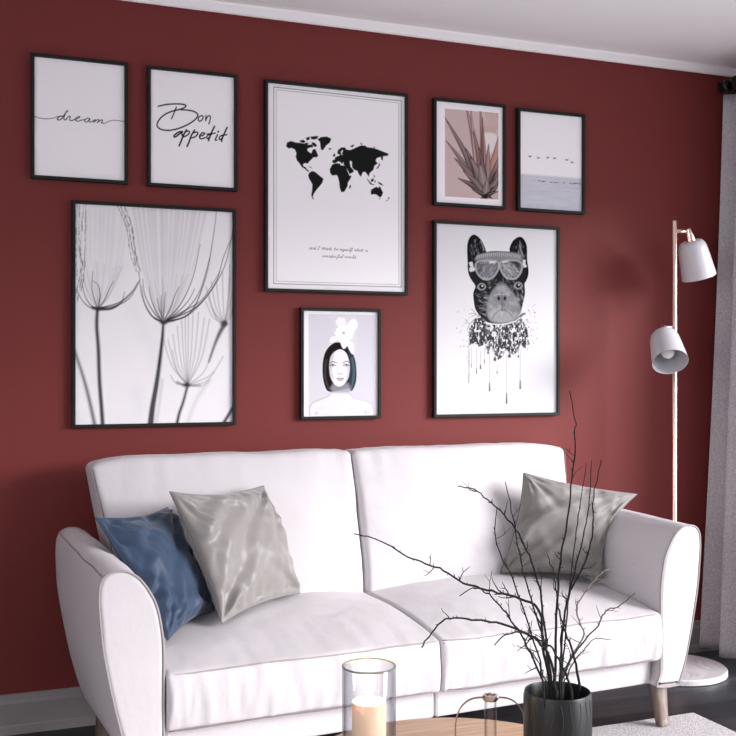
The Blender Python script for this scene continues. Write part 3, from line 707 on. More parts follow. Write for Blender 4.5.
a.poly([(284, 225), (300, 275), (322, 262), (330, 215)], (.91, .9, .94), .95, sm=3); a.poly([(320, 240), (345, 300), (362, 300), (356, 240)], (.9, .89, .93), .9, sm=3)
a.poly([(240, 205), (222, 235), (248, 240), (275, 215)], (.86, .85, .9), .9, sm=3)
a.dot((304, 186), 1.1, (.25, .25, .3), .9, soft=.4); a.build(root)
# --- dandelions
root, a = art((.384, 1.666, .914, .946), 'large framed black and white print of dandelion seed heads', .0015)
a.zoom(2.942, 60, 190)
a.poly([(30, 30), (540, 30), (540, 710), (30, 710)], (.85, .83, .855))
rr = random.Random(11)
for i in range(26):
    x, y = rr.uniform(40, 510), rr.uniform(80, 690); a.stroke([(x, y), (x + rr.uniform(-30, 30), y + rr.uniform(30, 120))], rr.uniform(6, 16), (.64, .63, .67), .16, soft=9, sm=0)
LG = (.30, .29, .33)
for i in range(18):   # far blurred filaments of the middle head
    x = 218 + i * 12.5 + rr.uniform(-4, 4); a.stroke([(305 + (x - 305) * .25, 360), (305 + (x - 305) * .62, 250), (x, 40)], 1.0, LG, .34, soft=1.3, w2=2.6)
for i in range(9):
    x = 80 + i * 12 + rr.uniform(-4, 4); a.stroke([(112, 330), (110 + (x - 112) * 1.0, 230), (x + (x - 112) * .3, 60)], 1, LG, .18, soft=1.5, w2=2.5)
def dotted(pts, w_, al, n=60):
    P = smooth_path(pts, 12); a.stroke(pts, w_ * .6, (.2, .2, .22), al * .5, soft=.4)
    for i in range(len(P) - 2):
        if rr.random() < .62:
            o = rr.uniform(-1.5, 1.5); a.stroke([(P[i][0] + o, P[i][1]), (P[i + 1][0] + o, P[i + 1][1])], w_ * rr.uniform(.5, 1.2), .05, al * rr.uniform(.4, 1), soft=.3, sm=0)
for p in [[(50, 38), (48, 140), (62, 220), (46, 310)], [(58, 38), (56, 150), (66, 230), (50, 330)], [(76, 38), (74, 160), (70, 250), (62, 300)], [(46, 60), (46, 180), (50, 260)], [(70, 40), (60, 180), (72, 240)],
          [(176, 44), (200, 100), (212, 170), (232, 250)], [(190, 50), (212, 110), (222, 190), (236, 240)], [(206, 90), (218, 160), (228, 215)], [(168, 44), (196, 110), (208, 190), (226, 240)]]: dotted(p, 1.0, .9)
for h, ribs in [((112, 348), [[(92, 340), (74, 312), (62, 262)], [(88, 345), (66, 325), (46, 290)], [(118, 310), (112, 280), (98, 268)], [(130, 325), (146, 290), (158, 268)], [(150, 348), (192, 322), (222, 290), (236, 262)], [(160, 342), (205, 318), (232, 268)], [(172, 332), (212, 298), (228, 272)], [(104, 330), (94, 290), (96, 240)], [(150, 350), (180, 330), (190, 300)]]),
                ((304, 388), [[(272, 372), (242, 315), (232, 240)], [(270, 370), (248, 330), (240, 280)], [(284, 360), (268, 320), (262, 285)], [(298, 350), (298, 310)], [(292, 350), (286, 318)], [(306, 350), (310, 300)], [(326, 345), (338, 310), (350, 285)], [(345, 360), (378, 325), (396, 290)], [(370, 372), (432, 312), (484, 225), (508, 115)], [(382, 362), (428, 258), (452, 130), (460, 62)], [(400, 345), (458, 272), (482, 195), (515, 120)], [(360, 362), (410, 300), (440, 200)], [(372, 352), (420, 320), (470, 240)], [(276, 360), (250, 310), (244, 262)], [(352, 340), (390, 260), (412, 160)]])]:
    for r_ in ribs:
        a.stroke([h] + r_, 1.7, .02, .95, soft=.3, w2=.55)
    for i in range(14): 
        x = rr.uniform(-55, 75); a.stroke([h, (h[0] + x * .5, h[1] - 28 - rr.random() * 20), (h[0] + x, h[1] - 90 - rr.random() * 60)], .7, LG, .4, soft=.6, w2=.6)
for h, tips in [((375, 573), [(318, 440), (332, 425), (345, 400), (358, 385), (368, 360), (378, 365), (392, 350), (408, 360), (425, 375), (440, 380), (330, 470), (450, 470), (480, 490), (325, 545), (440, 560), (455, 535), (300, 420)]), ((484, 392), [(438, 310), (430, 285), (445, 270), (460, 270), (478, 240), (500, 220), (515, 215), (515, 290), (512, 330), (450, 350), (430, 330), (500, 260)])]:
    for t_ in tips:
        mx_ = ((h[0] * .55 + t_[0] * .45) + (t_[0] - h[0]) * .18, (h[1] * .55 + t_[1] * .45) + 10); a.stroke([h, mx_, t_], 1.1, (.10, .10, .12), .62, soft=.6, w2=.8)
def stemp(p, w1, w2, al=.95, so=.9): w2 = w2 * 1.2; a.stroke(p, w1 * 1.2, (.03, .03, .035), al, soft=so, w2=w2)
stemp([(110, 352), (108, 400), (113, 470), (116, 560), (122, 640), (126, 700)], 3.2, 3.8); stemp([(304, 392), (302, 430), (294, 500), (284, 570), (272, 640), (265, 700)], 2.0, 5.6)
a.stroke([(302, 400), (298, 450), (290, 520)], 1.4, .02, .9, soft=.4); a.stroke([(300, 560), (290, 640), (280, 700)], 3, (.4, .4, .44), .5, soft=1.6)
stemp([(374, 580), (362, 625), (350, 660), (342, 700)], 2.4, 3.0); stemp([(486, 392), (470, 420), (455, 455), (438, 505)], 4.6, 1.6, .85, .9); stemp([(42, 470), (62, 530), (82, 600), (104, 700)], 2.6, 3.6, .8, 1.3); stemp([(520, 620), (500, 655), (472, 700)], 2.6, 3.2)
a.stroke([(440, 560), (400, 620), (370, 700)], 4, (.45, .45, .5), .4, soft=2)
a.dot((114, 349), 5, .03, .95, .9, ry=1.9); a.stroke([(96, 346), (120, 352), (150, 350), (172, 340)], 2.6, .03, .9, soft=.7, w2=1); a.dot((305, 390), 3.4, .03, .95, .8, ry=2.2); a.stroke([(280, 378), (304, 390), (336, 384)], 1.8, .04, .9, soft=.6)
a.stroke([(345, 566), (375, 575), (412, 574)], 2.4, .03, .85, soft=1.1, w2=1.2); a.dot((372, 574), 3.6, .03, .9, 1, ry=2.2); a.dot((482, 394), 3.6, .05, .9, 1.0, ry=2.4)
a.build(root)
# --- dog in goggles
root, a = art((1.644, 1.667, 2.168, .958), 'large framed black and white print of a bulldog in goggles with ink drips', .0011); a.fill(PAPER_SUNLIT)
rr = random.Random(21)
a.zoom(7.365, 455, 225); B1 = (.008, .008, .009)
a.poly([(92, 262), (90, 150), (108, 92), (140, 70), (175, 90), (205, 130), (228, 190), (225, 215), (150, 240), (140, 300), (126, 400), (98, 355)], B1, sm=3)
a.poly([(403, 205), (418, 130), (448, 98), (482, 86), (510, 108), (530, 160), (532, 260), (542, 330), (536, 385), (505, 430), (480, 330)], B1, sm=3)
a.poly([(120, 260), (230, 200), (330, 193), (440, 203), (500, 240), (525, 330), (512, 420), (516, 500), (502, 570), (482, 640), (435, 700), (340, 728), (240, 716), (185, 670), (150, 620), (138, 560), (134, 500), (150, 450), (118, 400), (98, 330)], (.014, .014, .016), sm=3)
def speck(poly_, n, cols, ln, w_=.5, ang=None, al=.6):
    P = np.array(poly_, float); x0, y0 = P.min(0); x1, y1 = P.max(0); k = 0
    while k < n:
        x, y = rr.uniform(x0, x1), rr.uniform(y0, y1); ins = False
        for i in range(len(P)):
            p, q = P[i], P[(i + 1) % len(P)]
            if (p[1] > y) != (q[1] > y) and x < p[0] + (y - p[1]) * (q[0] - p[0]) / (q[1] - p[1]): ins = not ins
        if not ins: continue
        t = ang if ang is not None else rr.uniform(0, 6.28); t += rr.uniform(-.4, .4); L = rr.uniform(.4, 1) * ln
        a.stroke([(x, y), (x + L * math.cos(t), y + L * math.sin(t))], w_ * rr.uniform(.5, 1.3), rr.choice(cols), al * rr.uniform(.4, 1), soft=.25, sm=0); k += 1
GR = [(.22, .22, .24), (.5, .5, .53), (.08, .08, .09)]
speck([(105, 150), (140, 85), (190, 120), (215, 190), (150, 230), (110, 250)], 34, GR, 26, .7, 1.5); speck([(430, 150), (480, 100), (518, 150), (520, 260), (430, 190)], 34, GR, 26, .7, 1.5)
a.stroke([(190, 120), (205, 150), (212, 185)], 1.2, (.5, .5, .53), .6, soft=.5); a.stroke([(480, 150), (485, 190), (500, 230)], 1.6, (.45, .45, .48), .6, soft=.6)
a.poly([(160, 560), (210, 540), (240, 600), (235, 690), (190, 660)], B1, 1, soft=1); speck([(145, 500), (230, 480), (235, 690), (160, 620)], 60, GR, 40, .55, .35)
speck([(450, 430), (505, 430), (505, 540), (470, 620), (440, 520)], 50, GR, 30, .6, 1.2); speck([(230, 400), (440, 400), (440, 470), (230, 470)], 60, GR, 26, .6)
# muzzle
a.poly([(255, 520), (285, 470), (330, 448), (385, 452), (430, 500), (465, 560), (486, 620), (480, 660), (440, 700), (340, 724), (262, 708), (232, 650), (238, 580)], (.21, .21, .22), 1, soft=.9, sm=3)
a.poly([(255, 640), (300, 615), (345, 625), (395, 615), (450, 640), (470, 670), (420, 705), (340, 718), (270, 700)], (.34, .34, .36), .8, soft=1.6, sm=3)
a.poly([(310, 440), (340, 425), (375, 440), (370, 490), (345, 500), (318, 490)], (.40, .40, .42), .4, soft=1.4, sm=3)
for q in range(60): a.dot((rr.gauss(345, 60), rr.gauss(600, 55)), rr.uniform(.8, 2.4), rr.choice([.10, .14, .45, .5, .3]), rr.uniform(.15, .45), 1.0)
speck([(240, 600), (290, 480), (330, 450), (430, 500), (482, 620), (440, 700), (260, 700)], 170, [(.15, .15, .16), (.6, .6, .63), (.45, .45, .47), (.2, .2, .22)], 14, .55, None, .5)
a.poly([(288, 520), (305, 505), (345, 500), (385, 505), (398, 522), (380, 560), (345, 582), (308, 565)], (.2, .2, .22), .8, soft=.7, sm=3)
for x in (322, 367): a.dot((x, 540), 1.5, .015, 1, .3, ry=2.1)
a.stroke([(345, 500), (345, 545), (346, 625)], .8, .04, .85, soft=.3); a.stroke([(345, 626), (322, 630), (295, 655), (275, 692)], .9, .05, .8, soft=.4); a.stroke([(345, 626), (372, 630), (402, 650), (428, 684)], .9, .05, .8, soft=.4)
a.stroke([(290, 520), (320, 508), (345, 512), (372, 508), (396, 520)], .7, (.6, .6, .62), .7, soft=.3)
# eyes
for ex, ey in ((196, 456), (466, 448)):
    a.dot((ex, ey), 3.8, (.22, .22, .23), .8, .8, ry=3.3); a.stroke([(ex - 24, ey + 8), (ex - 4, ey + 20), (ex + 20, ey + 12)], .9, (.62, .62, .64), .8, soft=.3); a.dot((ex, ey), 2.5, .012, 1, .5); a.dot((ex + 5, ey - 7), .7, .75, 1); a.stroke([(ex - 32, ey + 4), (ex - 10, ey - 24), (ex + 18, ey - 20), (ex + 30, ey + 4)], .8, .5, .7, soft=.3)
# goggles
a.poly([(146, 262), (160, 228), (230, 203), (340, 198), (445, 204), (492, 236), (498, 262), (440, 255), (330, 268), (200, 258)], (.20, .20, .21), 1, soft=.4, sm=3)
for i in range(22):
    x = 165 + i * 15; y = 236 - 18 * math.sin(math.pi * (i / 21)); a.dot((x, y), .75, (.50, .50, .52), .8, .4, ry=1.5); a.dot((x + 7, y + 4), .6, .05, .7, .3, ry=1.4)
LL = [(152, 292), (175, 268), (240, 262), (305, 268), (326, 290), (312, 340), (280, 385), (235, 402), (190, 385), (160, 345)]; RL = [(330, 288), (352, 266), (420, 260), (472, 266), (494, 295), (486, 345), (455, 388), (412, 398), (368, 380), (340, 335)]
for L_ in (LL, RL): a.poly(L_, (.10, .10, .11), sm=3)
a.poly([(215, 290), (300, 280), (300, 330), (260, 385), (225, 380), (205, 340)], (.17, .17, .19), .9, soft=1.5, sm=3); a.poly([(350, 300), (400, 280), (450, 330), (430, 380), (390, 375), (355, 340)], (.22, .22, .24), .9, soft=1.5, sm=3)
speck(LL, 90, GR + [(.65, .65, .68), (.02, .02, .02)], 24, .8, 2.4, .6); speck(RL, 90, GR + [(.65, .65, .68), (.02, .02, .02)], 24, .8, .9, .6)
a.poly([(250, 268), (300, 262), (300, 276), (255, 282)], .72, .9, soft=.3); a.poly([(345, 270), (385, 258), (395, 270), (350, 280)], .72, .9, soft=.3); a.poly([(395, 262), (450, 262), (478, 290), (470, 320), (430, 290)], .03, .9, soft=.6)
for L_ in (LL, RL):
    a.stroke(L_, 1.5, (.52, .52, .54), 1, soft=.3, closed=True); a.stroke(L_, .4, .05, .7, closed=True)
a.poly([(102, 278), (128, 272), (134, 300), (150, 330), (118, 345), (104, 330), (112, 305)], (.62, .62, .64), 1, sm=2, soft=.2); a.poly([(498, 262), (520, 258), (518, 285), (530, 305), (505, 312)], (.6, .6, .62), 1, sm=2, soft=.2)
a.stroke([(100, 300), (120, 308), (140, 312)], .5, .05, .8)
# chest and ink
a.zoom(6.69, 455, 300)
def inky(U, V): return (np.clip(fbm(U * .75, V * .42, 0, 4, 3) * 2.6 + 1.35, 0, 1))
CH = [(95, 195), (120, 140), (160, 95), (210, 150), (270, 160), (340, 160), (400, 140), (435, 108), (468, 160), (485, 200), (495, 275), (486, 330), (455, 320), (440, 290), (420, 350), (372, 372), (345, 330), (318, 380), (290, 402), (262, 360), (240, 310), (222, 352), (200, 300), (160, 312), (130, 290), (95, 300)]
a.poly(CH, (.02, .02, .022), .97, soft=.3, tex=inky)
speck(CH, 260, [(.01, .01, .01), (.72, .71, .74), (.3, .3, .32), (.02, .02, .02)], 24, .6, 1.5, .8)
a.stroke([(196, 152), (240, 160), (300, 164), (350, 160), (400, 142), (446, 106)], .9, (.82, .80, .83), 1, soft=.2); a.stroke([(440, 108), (456, 94), (466, 92)], 2.2, .03, .9, soft=.3); a.stroke([(395, 140), (440, 106)], 1.0, .05, .9)
for x, y0, y1, e in [(93, 290, 552, .5), (112, 320, 450, .4), (145, 330, 490, .8), (172, 345, 458, 1.2), (198, 325, 420, .8), (232, 350, 606, 1.2), (283, 430, 490, .8), (346, 365, 690, 1.3), (437, 330, 592, 1.2), (222, 300, 355, 1.5), (268, 330, 400, 2.2), (365, 340, 376, 2.5), (425, 345, 380, 1.4)]:
    a.stroke([(x, y0), (x - 1, (y0 + y1) / 2), (x - 2, y1)], .7, (.22, .22, .25), .75, soft=.2); a.stroke([(x - 1, y1 - (y1 - y0) * .2), (x - 1, y1)], e * .9, .03, .95, soft=.2, w2=e * 1.4, sm=0)
for i in range(16): a.stroke([(93 + rr.uniform(-8, 10), rr.uniform(300, 540)), (93 + rr.uniform(-8, 10), rr.uniform(300, 540))], .25, .25, .35, sm=0)
for i in range(90):
    sx_ = rr.random() < .55; x = rr.gauss(75, 28) if sx_ else rr.gauss(515, 24); y = rr.uniform(20, 300 if not sx_ else 470)
    a.dot((x, y), rr.uniform(.15, .75), rr.choice([.05, .2, .4]), rr.uniform(.4, .95), .1)
for p in [[(95, 95), (120, 88), (150, 100)], [(70, 130), (95, 160)], [(110, 60), (140, 95), (110, 110)], [(540, 262), (552, 255)], [(80, 200), (100, 160), (130, 130)], [(480, 300), (500, 295), (485, 275)]]: a.stroke(p, .6, .12, .8)
a.build(root)

# ------------------------------------------------------------------ floor lamp
LPX, LPY = 2.547, -.209
lamp = empty('floor_lamp', (LPX, LPY, 0)); tag(lamp, 'rose gold two-shade floor lamp on a round marble base beside the curtain', 'lamp')
lathe('lamp_base', [(0, 0), (.185, 0), (.190, .003), (.190, .019), (.186, .023), (0, .023)], M['marble'], lamp, 80)
lathe('pole', [(0, .02), (.0095, .02), (.0095, 1.684), (.0085, 1.686), (0, 1.686)], M['brass'], lamp, 24)
def lamp_head(zj, side, tilt_dir, tilt, cone):
    # arm leaves the pole horizontally; the socket cone and shade hang from its end
    jx = side * .062; 
    ang = .0
    j = Vector((jx, -.004, zj)); 
    tube('arm', [(0, 0, zj), (jx, -.004, zj)], .0075 if side > 0 else .0065, M['brass'], lamp, 12)
    R = Vector((0, 0, 1)).rotation_difference(Vector(tilt_dir).normalized()).to_matrix()
    o_ = j - R @ Vector((0, 0, -0.0))
    lathe('socket', [(0, .014), (.008, .012), (.0105, .004), (.021, -.048), (.021, -.052), (0, -.052)], M['brass'], lamp, 24, loc=j, R=R)
    pr = [(.018, -.036), (.030, -.035), (.045, -.041), (.054, -.053), (.059, -.070), (.0635, -.11), (.0685, -.16), (.0715, -.195), (.0700, -.195), (.067, -.16), (.062, -.11), (.0575, -.072), (.052, -.056), (.044, -.0435), (.030, -.0375), (.018, -.0385)]
    pr = [(a_ * .90, b_ * .9 - .003) for a_, b_ in pr]
    sh = lathe('lamp_shade', pr, M['shade'], lamp, 48, loc=j, R=R)
    lathe('bulb', [(0, -.045), (.012, -.054), (.013, -.075), (.022, -.10), (.026, -.122), (.021, -.142), (.010, -.153), (0, -.155)], M['bulb'], lamp, 24, loc=j, R=R)
# lean of the shade axis (pointing up along the shade)
lamp_head(1.648, 1, (-.334, -.082, .93), 0, 1)
lamp_head(1.288, -1, (.26, .63, .73), 0, 1)

# ------------------------------------------------------------------ curtain + rod
cur = empty('curtain', (2.93, -.05, 0)); tag(cur, 'grey linen floor-length curtain in the corner beside the floor lamp', 'curtain')
ns, nz = 180, 60; V = []; Fc = []
for i in range(ns + 1):
    s_ = i / ns
    for j in range(nz + 1):
        t = j / nz; z = .02 + t * 2.217
        y = -.035 - s_ * (.42 - .12 * t) 
        amp = .034 + .022 * (1 - t); ph = s_ * 2 * math.pi * 2.7 
        flare = -.092 * (1 - t) ** 1.0
        x = 2.955 + flare + amp * math.sin(ph - 1.2 + .4 * math.sin(t * 2)) + .006 * math.sin(ph * 2.3 + t * 3) - .02 * (1 - t) * math.sin(s_ * 5)
        y += .012 * math.cos(ph)
        V.append((x - 2.93, y + .05, z))
for i in range(ns):
    for j in range(nz):
        b_ = i * (nz + 1) + j; Fc.append((b_, b_ + nz + 1, b_ + nz + 2, b_ + 1))
cl = mesh('curtain_panel', V, Fc, M['curtain'], cur, True); sm_ = cl.modifiers.new('thickness', 'SOLIDIFY'); sm_.thickness = .003
rod = empty('curtain_rod', (2.915, -.06, 2.262)); tag(rod, 'dark metal curtain rod with a round end cap above the curtain', 'curtain rod')
tube('pole', [(0, .0, 0), (0, -4.3, 0)], .014, M['steel'], rod, 16)
lathe('finial', [(0, -.03), (.02, -.03), (.026, -.022), (.026, .012), (.02, .018), (0, .018)], M['steel'], rod, 24, loc=(0, .0, 0), R=Matrix.Rotation(math.pi / 2, 3, 'X'))
bm = bmesh.new(); box(bm, (-.012, -.075, -.02), (.22, -.055, .02), .003); box(bm, (-.018, -.08, -.024), (.018, -.05, .024), .004); bmo('bracket', bm, M['steel'], rod)
for k in range(6):
    yy = -.03 - k * .062; pts = [(.024 * math.cos(q), yy, .024 * math.sin(q) - .012) for q in np.linspace(0, 2 * math.pi, 24)[:-1]]
    tube('ring', pts, .003, M['steel'], rod, 6, closed=True)

# ------------------------------------------------------------------ rug
V = []; Fc = []
RXc, RYc = 2.285, -.645; nx_, ny_ = 80, 80
bm = bmesh.new(); box(bm, (-.35, -3.2, 0), (RXc, RYc, .011), .004)
rug = bmo('rug', bm, M['rug']); tag(rug, 'pale grey short-pile rug under the sofa front and table', 'rug')

# ------------------------------------------------------------------ coffee table and what stands on it
TZ = .40
def floorpt(u, v, z):
    t = (H - z) * F / (v - 368); a_ = (u - 368) / F; return (t * (S + a_ * C), -D + t * (C - a_ * S), z)
tc_ = floorpt(459, 770, TZ); TR = .300
tab = empty('coffee_table', (tc_[0], tc_[1], .011)); tag(tab, 'round light wood coffee table in front of the sofa', 'table')
zt = TZ - .011
lathe('tabletop', [(0, zt - .022), (TR - .012, zt - .022), (TR - .003, zt - .014), (TR, zt - .006), (TR - .003, zt - .001), (TR - .006, zt), (0, zt)], M['table_wood'], tab, 96)
for k in range(3):
    an = math.radians(90 + 120 * k); tube('leg', [(.16 * math.cos(an), .16 * math.sin(an), zt - .02), (.24 * math.cos(an), .24 * math.sin(an), .004)], [.018, .011], M['table_wood'], tab, 16)
# hurricane glass
cg = floorpt(369, 768, TZ); sc = ((H - TZ) * F / (768 - 368))
gh = H - (666 - 368) / F * sc - TZ; gr = 27 / F * sc
hg = empty('glass_hurricane', cg); tag(hg, 'clear glass cylinder candle holder on the coffee table around the lit candle', 'candle holder')
g_ = .0028
lathe('glass_cylinder', [(0, .0005), (gr - .004, .0005), (gr, .004), (gr, gh - .002), (gr - g_ / 2, gh), (gr - g_, gh - .002), (gr - g_, .006), (gr - .008, .004), (0, .004)], M['glass'], hg, 96)
tube('rim', [((gr - g_ / 2) * math.cos(q), (gr - g_ / 2) * math.sin(q), gh) for q in np.linspace(0, 2 * math.pi, 72)[:-1]], .0019, M['glass_rim'], hg, 8, closed=True)
cd = empty('pillar_candle', (cg[0], cg[1], TZ + .0045)); tag(cd, 'lit cream pillar candle inside the glass cylinder', 'candle')
cr_ = 17.2 / F * sc; ch = H - (701 - 368) / F * sc - TZ - .0045
lathe('wax', [(0, 0), (cr_ - .002, 0), (cr_, .002), (cr_, ch - .003), (cr_ - .0015, ch), (cr_ - .004, ch - .001), (cr_ * .5, ch - .004), (0, ch - .005)], M['wax'], cd, 64)
tube('wick', [(0, 0, ch - .006), (.0005, 0, ch + .004), (.0015, 0, ch + .009)], .0009, M['wick'], cd, 6)
fl = lathe('flame', [(0, ch + .003), (.0042, ch + .007), (.0062, ch + .013), (.0050, ch + .021), (.002, ch + .030), (0, ch + .038)], M['flame'], cd, 20)
pl = bpy.data.lights.new('candle_light', 'POINT'); pl.energy = 1.1; pl.color = (1, .72, .42); pl.shadow_soft_size = .012
plo = bpy.data.objects.new('candle_light', pl); plo.parent = cd; plo.location = (0, 0, ch + .02); col.objects.link(plo)
# lantern-like bottle with hoop
bq = floorpt(490.5, 760, TZ); sq = ((H - TZ) * F / (760 - 368))
bh = H - (697 - 368) / F * sq - TZ
bt = empty('glass_bud_vase', bq); tag(bt, 'slim glass tube vase held in a thin brass hoop on the coffee table', 'vase')
lathe('glass_tube', [(0, .004), (.009, .004), (.0115, .010), (.0115, bh - .004), (.0100, bh - .004), (.0100, .010), (0, .007)], M['glass'], bt, 40)
lathe('collar', [(.0103, bh - .006), (.0135, bh - .006), (.0165, bh - .001), (.0165, bh + .0015), (.0135, bh + .0045), (.0095, bh + .0045), (.0090, bh + .002), (.0103, bh - .002)], M['collar'], bt, 40)
lathe('foot', [(0, 0), (.02, 0), (.021, .002), (.012, .006), (0, .006)], M['brass'], bt, 32)
ax = Vector((C, -S, 0))  # hoop lies roughly across the view
hp = []
for q in np.linspace(-1, 1, 41):
    an = q * math.pi * .86; rx, rz = .068, .0
    # flattened arch: shoulders high and wide
    xx = .066 * (math.sin(abs(an) * .92) if abs(an) < math.pi / 2 else math.sin(abs(an) * .92)) * (1 if q > 0 else -1)
    hp.append((xx, q))
pts = []
for s_ in (-1, 1):
    side = [(.015, bh - .0005), (.030, bh - .002), (.044, bh - .008), (.056, bh - .020), (.0635, bh - .038), (.066, bh - .060), (.064, bh - .085), (.056, bh - .105), (.040, .008), (.0, .003)]
    sp = smooth_path(side, 5); tube('hoop', [tuple(ax * (s_ * p[0]) + Vector((0, 0, max(p[1], .003)))) for p in sp], .0044, M['bronze'], bt, 8, flat=(S, C, 0))
# pot
pq = floorpt(557.5, 764, TZ); sp_ = ((H - TZ) * F / (764 - 368)); ph_ = H - (690.5 - 368) / F * sp_ - TZ; pr_ = 33.3 / F * sp_
pot = empty('plant_pot', pq); tag(pot, 'charcoal cylindrical pot with fine wavy lines on the coffee table', 'pot')
body = lathe('pot_body', [(0, .001), (pr_ - .012, .001), (pr_ - .004, .006), (pr_, .02), (pr_ + .0008, ph_ * .5), (pr_, ph_ - .004), (pr_ - .0015, ph_), (pr_ - .0035, ph_), (pr_ - .005, ph_ - .004), (pr_ - .006, .03), (0, .02)], M['pot'], pot, 96)
for k in range(22):
    an = 2 * math.pi * k / 22; pts = []
    for z in np.linspace(.012, ph_ - .008, 24):
        aa_ = an + .045 * math.sin(z * 80 + 1.1 * math.sin(k * 2.1)) ; rr_ = pr_ + .0005
        pts.append((rr_ * math.cos(aa_), rr_ * math.sin(aa_), z))
    tube('glaze_line', pts, .0007, M['pot_line'], pot, 5)
lathe('filling', [(0, ph_ * .42), (pr_ - .0075, ph_ * .42), (pr_ - .0075, ph_ * .40), (0, ph_ * .40)], M['soil'], pot, 40)

# ------------------------------------------------------------------ branches
def bp_(x, y): return (350 + x / 2.127, 390 + y / 2.127)
PXc, PYc = pq[0], pq[1]
BR_DEF = [
 # pts (zoom space), depth at tip (world y offset), width px root, tip, twigs, label, material
 ([(436, 690), (432, 640), (412, 560), (402, 470), (350, 440), (290, 425), (240, 410), (200, 385), (150, 365), (105, 345), (60, 318), (8, 306)], .10, 5.2, 1.6, 15, 'longest bare branch, reaching far left in front of the right back cushion', 'bark'),
 ([(440, 690), (438, 640), (425, 570), (400, 535), (360, 510), (300, 492), (250, 488), (205, 487), (180, 508), (152, 548)], -.06, 5, 1.8, 10, 'bare branch arching left and drooping low in front of the right seat cushion', 'bark'),
 ([(420, 690), (415, 640), (385, 560), (350, 500), (320, 460), (290, 432), (260, 422), (233, 438)], .03, 4.2, 1.3, 12, 'bare branch hooking down at its tip just under the longest branch', 'bark'),
 ([(428, 690), (425, 640), (412, 500), (400, 410), (375, 340), (345, 285), (300, 240), (265, 212), (230, 205)], .09, 4.4, 1.5, 12, 'bare branch bending left with a flat tip in front of the back cushion', 'bark'),
 ([(430, 690), (428, 600), (397, 480), (372, 400), (358, 340), (348, 270), (330, 195)], -.04, 3.6, 1.1, 9, 'straight bare branch rising to a fine tip left of the taupe pillow', 'bark'),
 ([(412, 690), (408, 600), (380, 500), (345, 400), (318, 345), (308, 300), (312, 250)], -.09, 3.4, 1.0, 8, 'thin bare branch with a short upright tip, leftmost of the upright ones', 'bark'),
 ([(440, 690), (437, 655), (438, 500), (443, 420), (450, 350), (462, 270), (472, 190), (479, 110), (476, 50), (467, 2)], .05, 4.8, 1.4, 10, 'tallest bare branch, its tip crossing the red wall', 'bark'),
 ([(450, 690), (446, 600), (455, 490), (475, 400), (492, 330), (508, 250), (514, 150)], .0, 4.0, 1.2, 8, 'upright bare branch ending between the tallest branch and the rightmost tip', 'bark'),
 ([(452, 690), (450, 570), (462, 450), (500, 365), (517, 300), (518, 230), (535, 148)], -.05, 4.2, 1.3, 8, 'upright bare branch with the rightmost of the high tips', 'bark'),
 ([(446, 690), (450, 620), (460, 500), (470, 400), (482, 300), (492, 225), (502, 155)], .08, 3.4, 1.0, 7, 'thin upright bare branch just right of the tallest branch', 'bark'),
 ([(490, 690), (488, 640), (478, 570), (457, 515), (446, 470), (440, 430), (432, 385), (420, 350)], -.07, 5.0, 1.2, 3, 'thick short stem curving from the right rim of the pot to the middle', 'bark'),
 ([(474, 690), (470, 640), (452, 590), (430, 550), (400, 530), (360, 515), (325, 525), (308, 543)], -.10, 4.4, 1.4, 6, 'bare branch bowing low to the left above the pot', 'bark'),
 ([(442, 690), (444, 640), (465, 585), (492, 540), (528, 500), (545, 470), (575, 458), (606, 432)], .04, 4.0, 1.3, 9, 'crooked grey branch reaching right towards the armrest', 'bark_mid'),
 ([(440, 690), (446, 630), (470, 570), (498, 520), (482, 470), (500, 430), (525, 400), (542, 383), (560, 381)], .07, 3.6, 1.2, 9, 'pale dry branch curling up at the right of the bunch', 'bark_pale'),
 ([(455, 690), (452, 640), (470, 590), (490, 560), (520, 530), (556, 531)], -.03, 3.0, .9, 6, 'short grey branch levelling out at its right end', 'bark_mid'),
 ([(424, 690), (418, 640), (405, 590), (385, 555), (362, 548), (345, 540)], -.02, 2.6, .8, 7, 'short thin branch spreading low on the left of the bunch', 'bark'),
]
rb = random.Random(4)
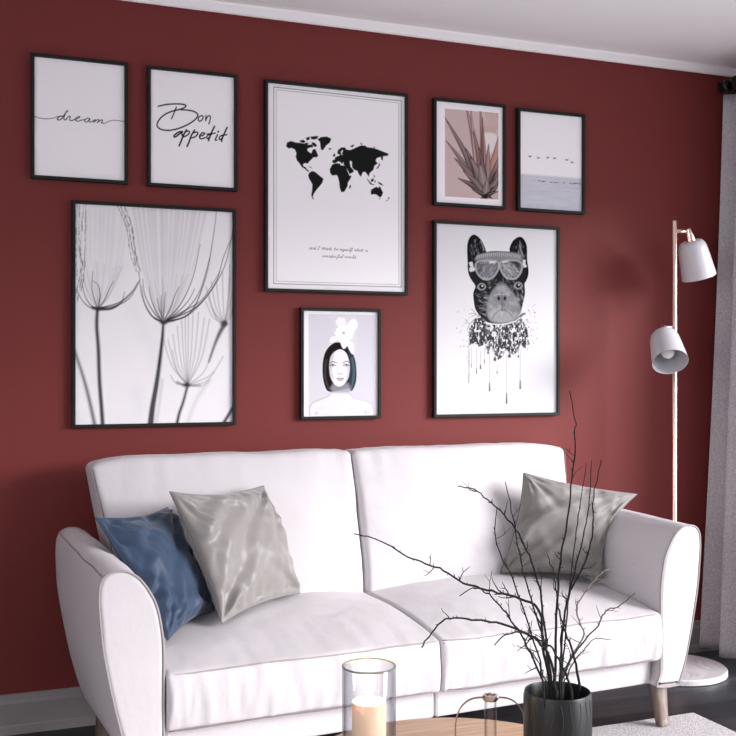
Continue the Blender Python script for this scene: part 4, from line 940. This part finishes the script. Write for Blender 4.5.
for pts, dep, w0, w1, nt, lab, mk in BR_DEF:
    N = len(pts); P3 = []
    root_off = Vector(((rb.random() - .5) * .03, (rb.random() - .5) * .05, 0))
    L = [0]
    for i in range(1, N): L.append(L[-1] + math.hypot(pts[i][0] - pts[i - 1][0], pts[i][1] - pts[i - 1][1]))
    rim_off = max(-.045, min(.045, root_off.y + dep * .2))
    for i, p in enumerate(pts):
        u_, v_ = bp_(*p); f_ = L[i] / L[-1]
        P3.append(Vector(Y(u_, v_, PYc + rim_off * (1 - f_) * 1.0 + dep * f_)))
    # keep the foot inside the pot
    for q in (0,):
        zz = TZ + ph_ * .43; P3[q].z = zz
    for i in range(N):
        if P3[i].z < TZ + ph_ + .01:
            d = Vector((P3[i].x - PXc, P3[i].y - PYc)); lim = pr_ - .014
            if d.length > lim: d *= lim / d.length
            P3[i].x, P3[i].y = PXc + d.x, PYc + d.y
    sm3 = smooth_path([tuple(p) for p in P3], 5)
    sm3[1:-1] += RNG.normal(0, .0009, sm3[1:-1].shape)
    n = len(sm3); px = 2.0 / F; rad = [(w0 * .42 + (w1 * .42 - w0 * .42) * (i / n) ** .8) * px * .82 for i in range(n)]
    o = empty('bare_branch', tuple(sm3[0])); tag(o, lab, 'branch', 'bare branches standing in the charcoal pot')
    org = Vector(sm3[0])
    tube('stem', [tuple(Vector(p) - org) for p in sm3], rad, M[mk], o, 8)
    TV, TF = [], []
    i0 = int(n * .22)
    for k in range(nt * 2 + 5):
        i = rb.randrange(i0, int(n * .86)); b_ = Vector(sm3[i]); d = (Vector(sm3[min(i + 1, n - 1)]) - Vector(sm3[i - 1])).normalized()
        side = Vector((rb.uniform(-1, 1), rb.uniform(-.6, .6), rb.uniform(-.5, 1))).normalized(); long_ = (k < nt * .45)
        ln = rb.uniform(.018, .045) if long_ else rb.uniform(.004, .010)
        dr = (d * .7 + side * .9).normalized(); q = [b_]; 
        steps = 4 if long_ else 2
        for s_ in range(steps):
            q.append(q[-1] + dr * ln / steps); dr = (dr + Vector((rb.uniform(-.35, .35), rb.uniform(-.3, .3), rb.uniform(-.25, .4)))).normalized()
        r0 = min(rad[i] * .62, .0016); v_, f_ = tube_geo([p - org for p in q], [r0 + (r0 * .45 - r0) * (s2 / steps) for s2 in range(steps + 1)], 5)
        if long_ and rb.random() < .6:
            b2 = len(v_); q2 = [q[2], q[2] + (dr + side * -.8).normalized() * ln * .4]; v2, f2 = tube_geo([p - org for p in q2], [r0 * .6, r0 * .35], 5)
            v_ = v_ + v2; f_ = f_ + [tuple(z + b2 for z in ff) for ff in f2]
        mesh('twig' if long_ else 'bud', v_, f_, M[mk], o, True)

# ------------------------------------------------------------------ camera
cam = bpy.data.cameras.new('camera'); co = bpy.data.objects.new('camera', cam); col.objects.link(co)
cam.sensor_width = 36; cam.sensor_fit = 'HORIZONTAL'; cam.lens = 36 * F / 736; cam.clip_start = .05
co.location = (0, -D, H); co.rotation_euler = (math.pi / 2, 0, -TH)
sc_ = bpy.context.scene; sc_.camera = co
sc_.view_settings.view_transform = 'Standard'; sc_.view_settings.look = 'None'; sc_.view_settings.gamma = 1; sc_.view_settings.exposure = 0.17
sc_.cycles.max_bounces = 10; sc_.cycles.diffuse_bounces = 5; sc_.cycles.transmission_bounces = 10; sc_.cycles.transparent_max_bounces = 10
sc_.cycles.sample_clamp_indirect = 6; sc_.cycles.caustics_refractive = False
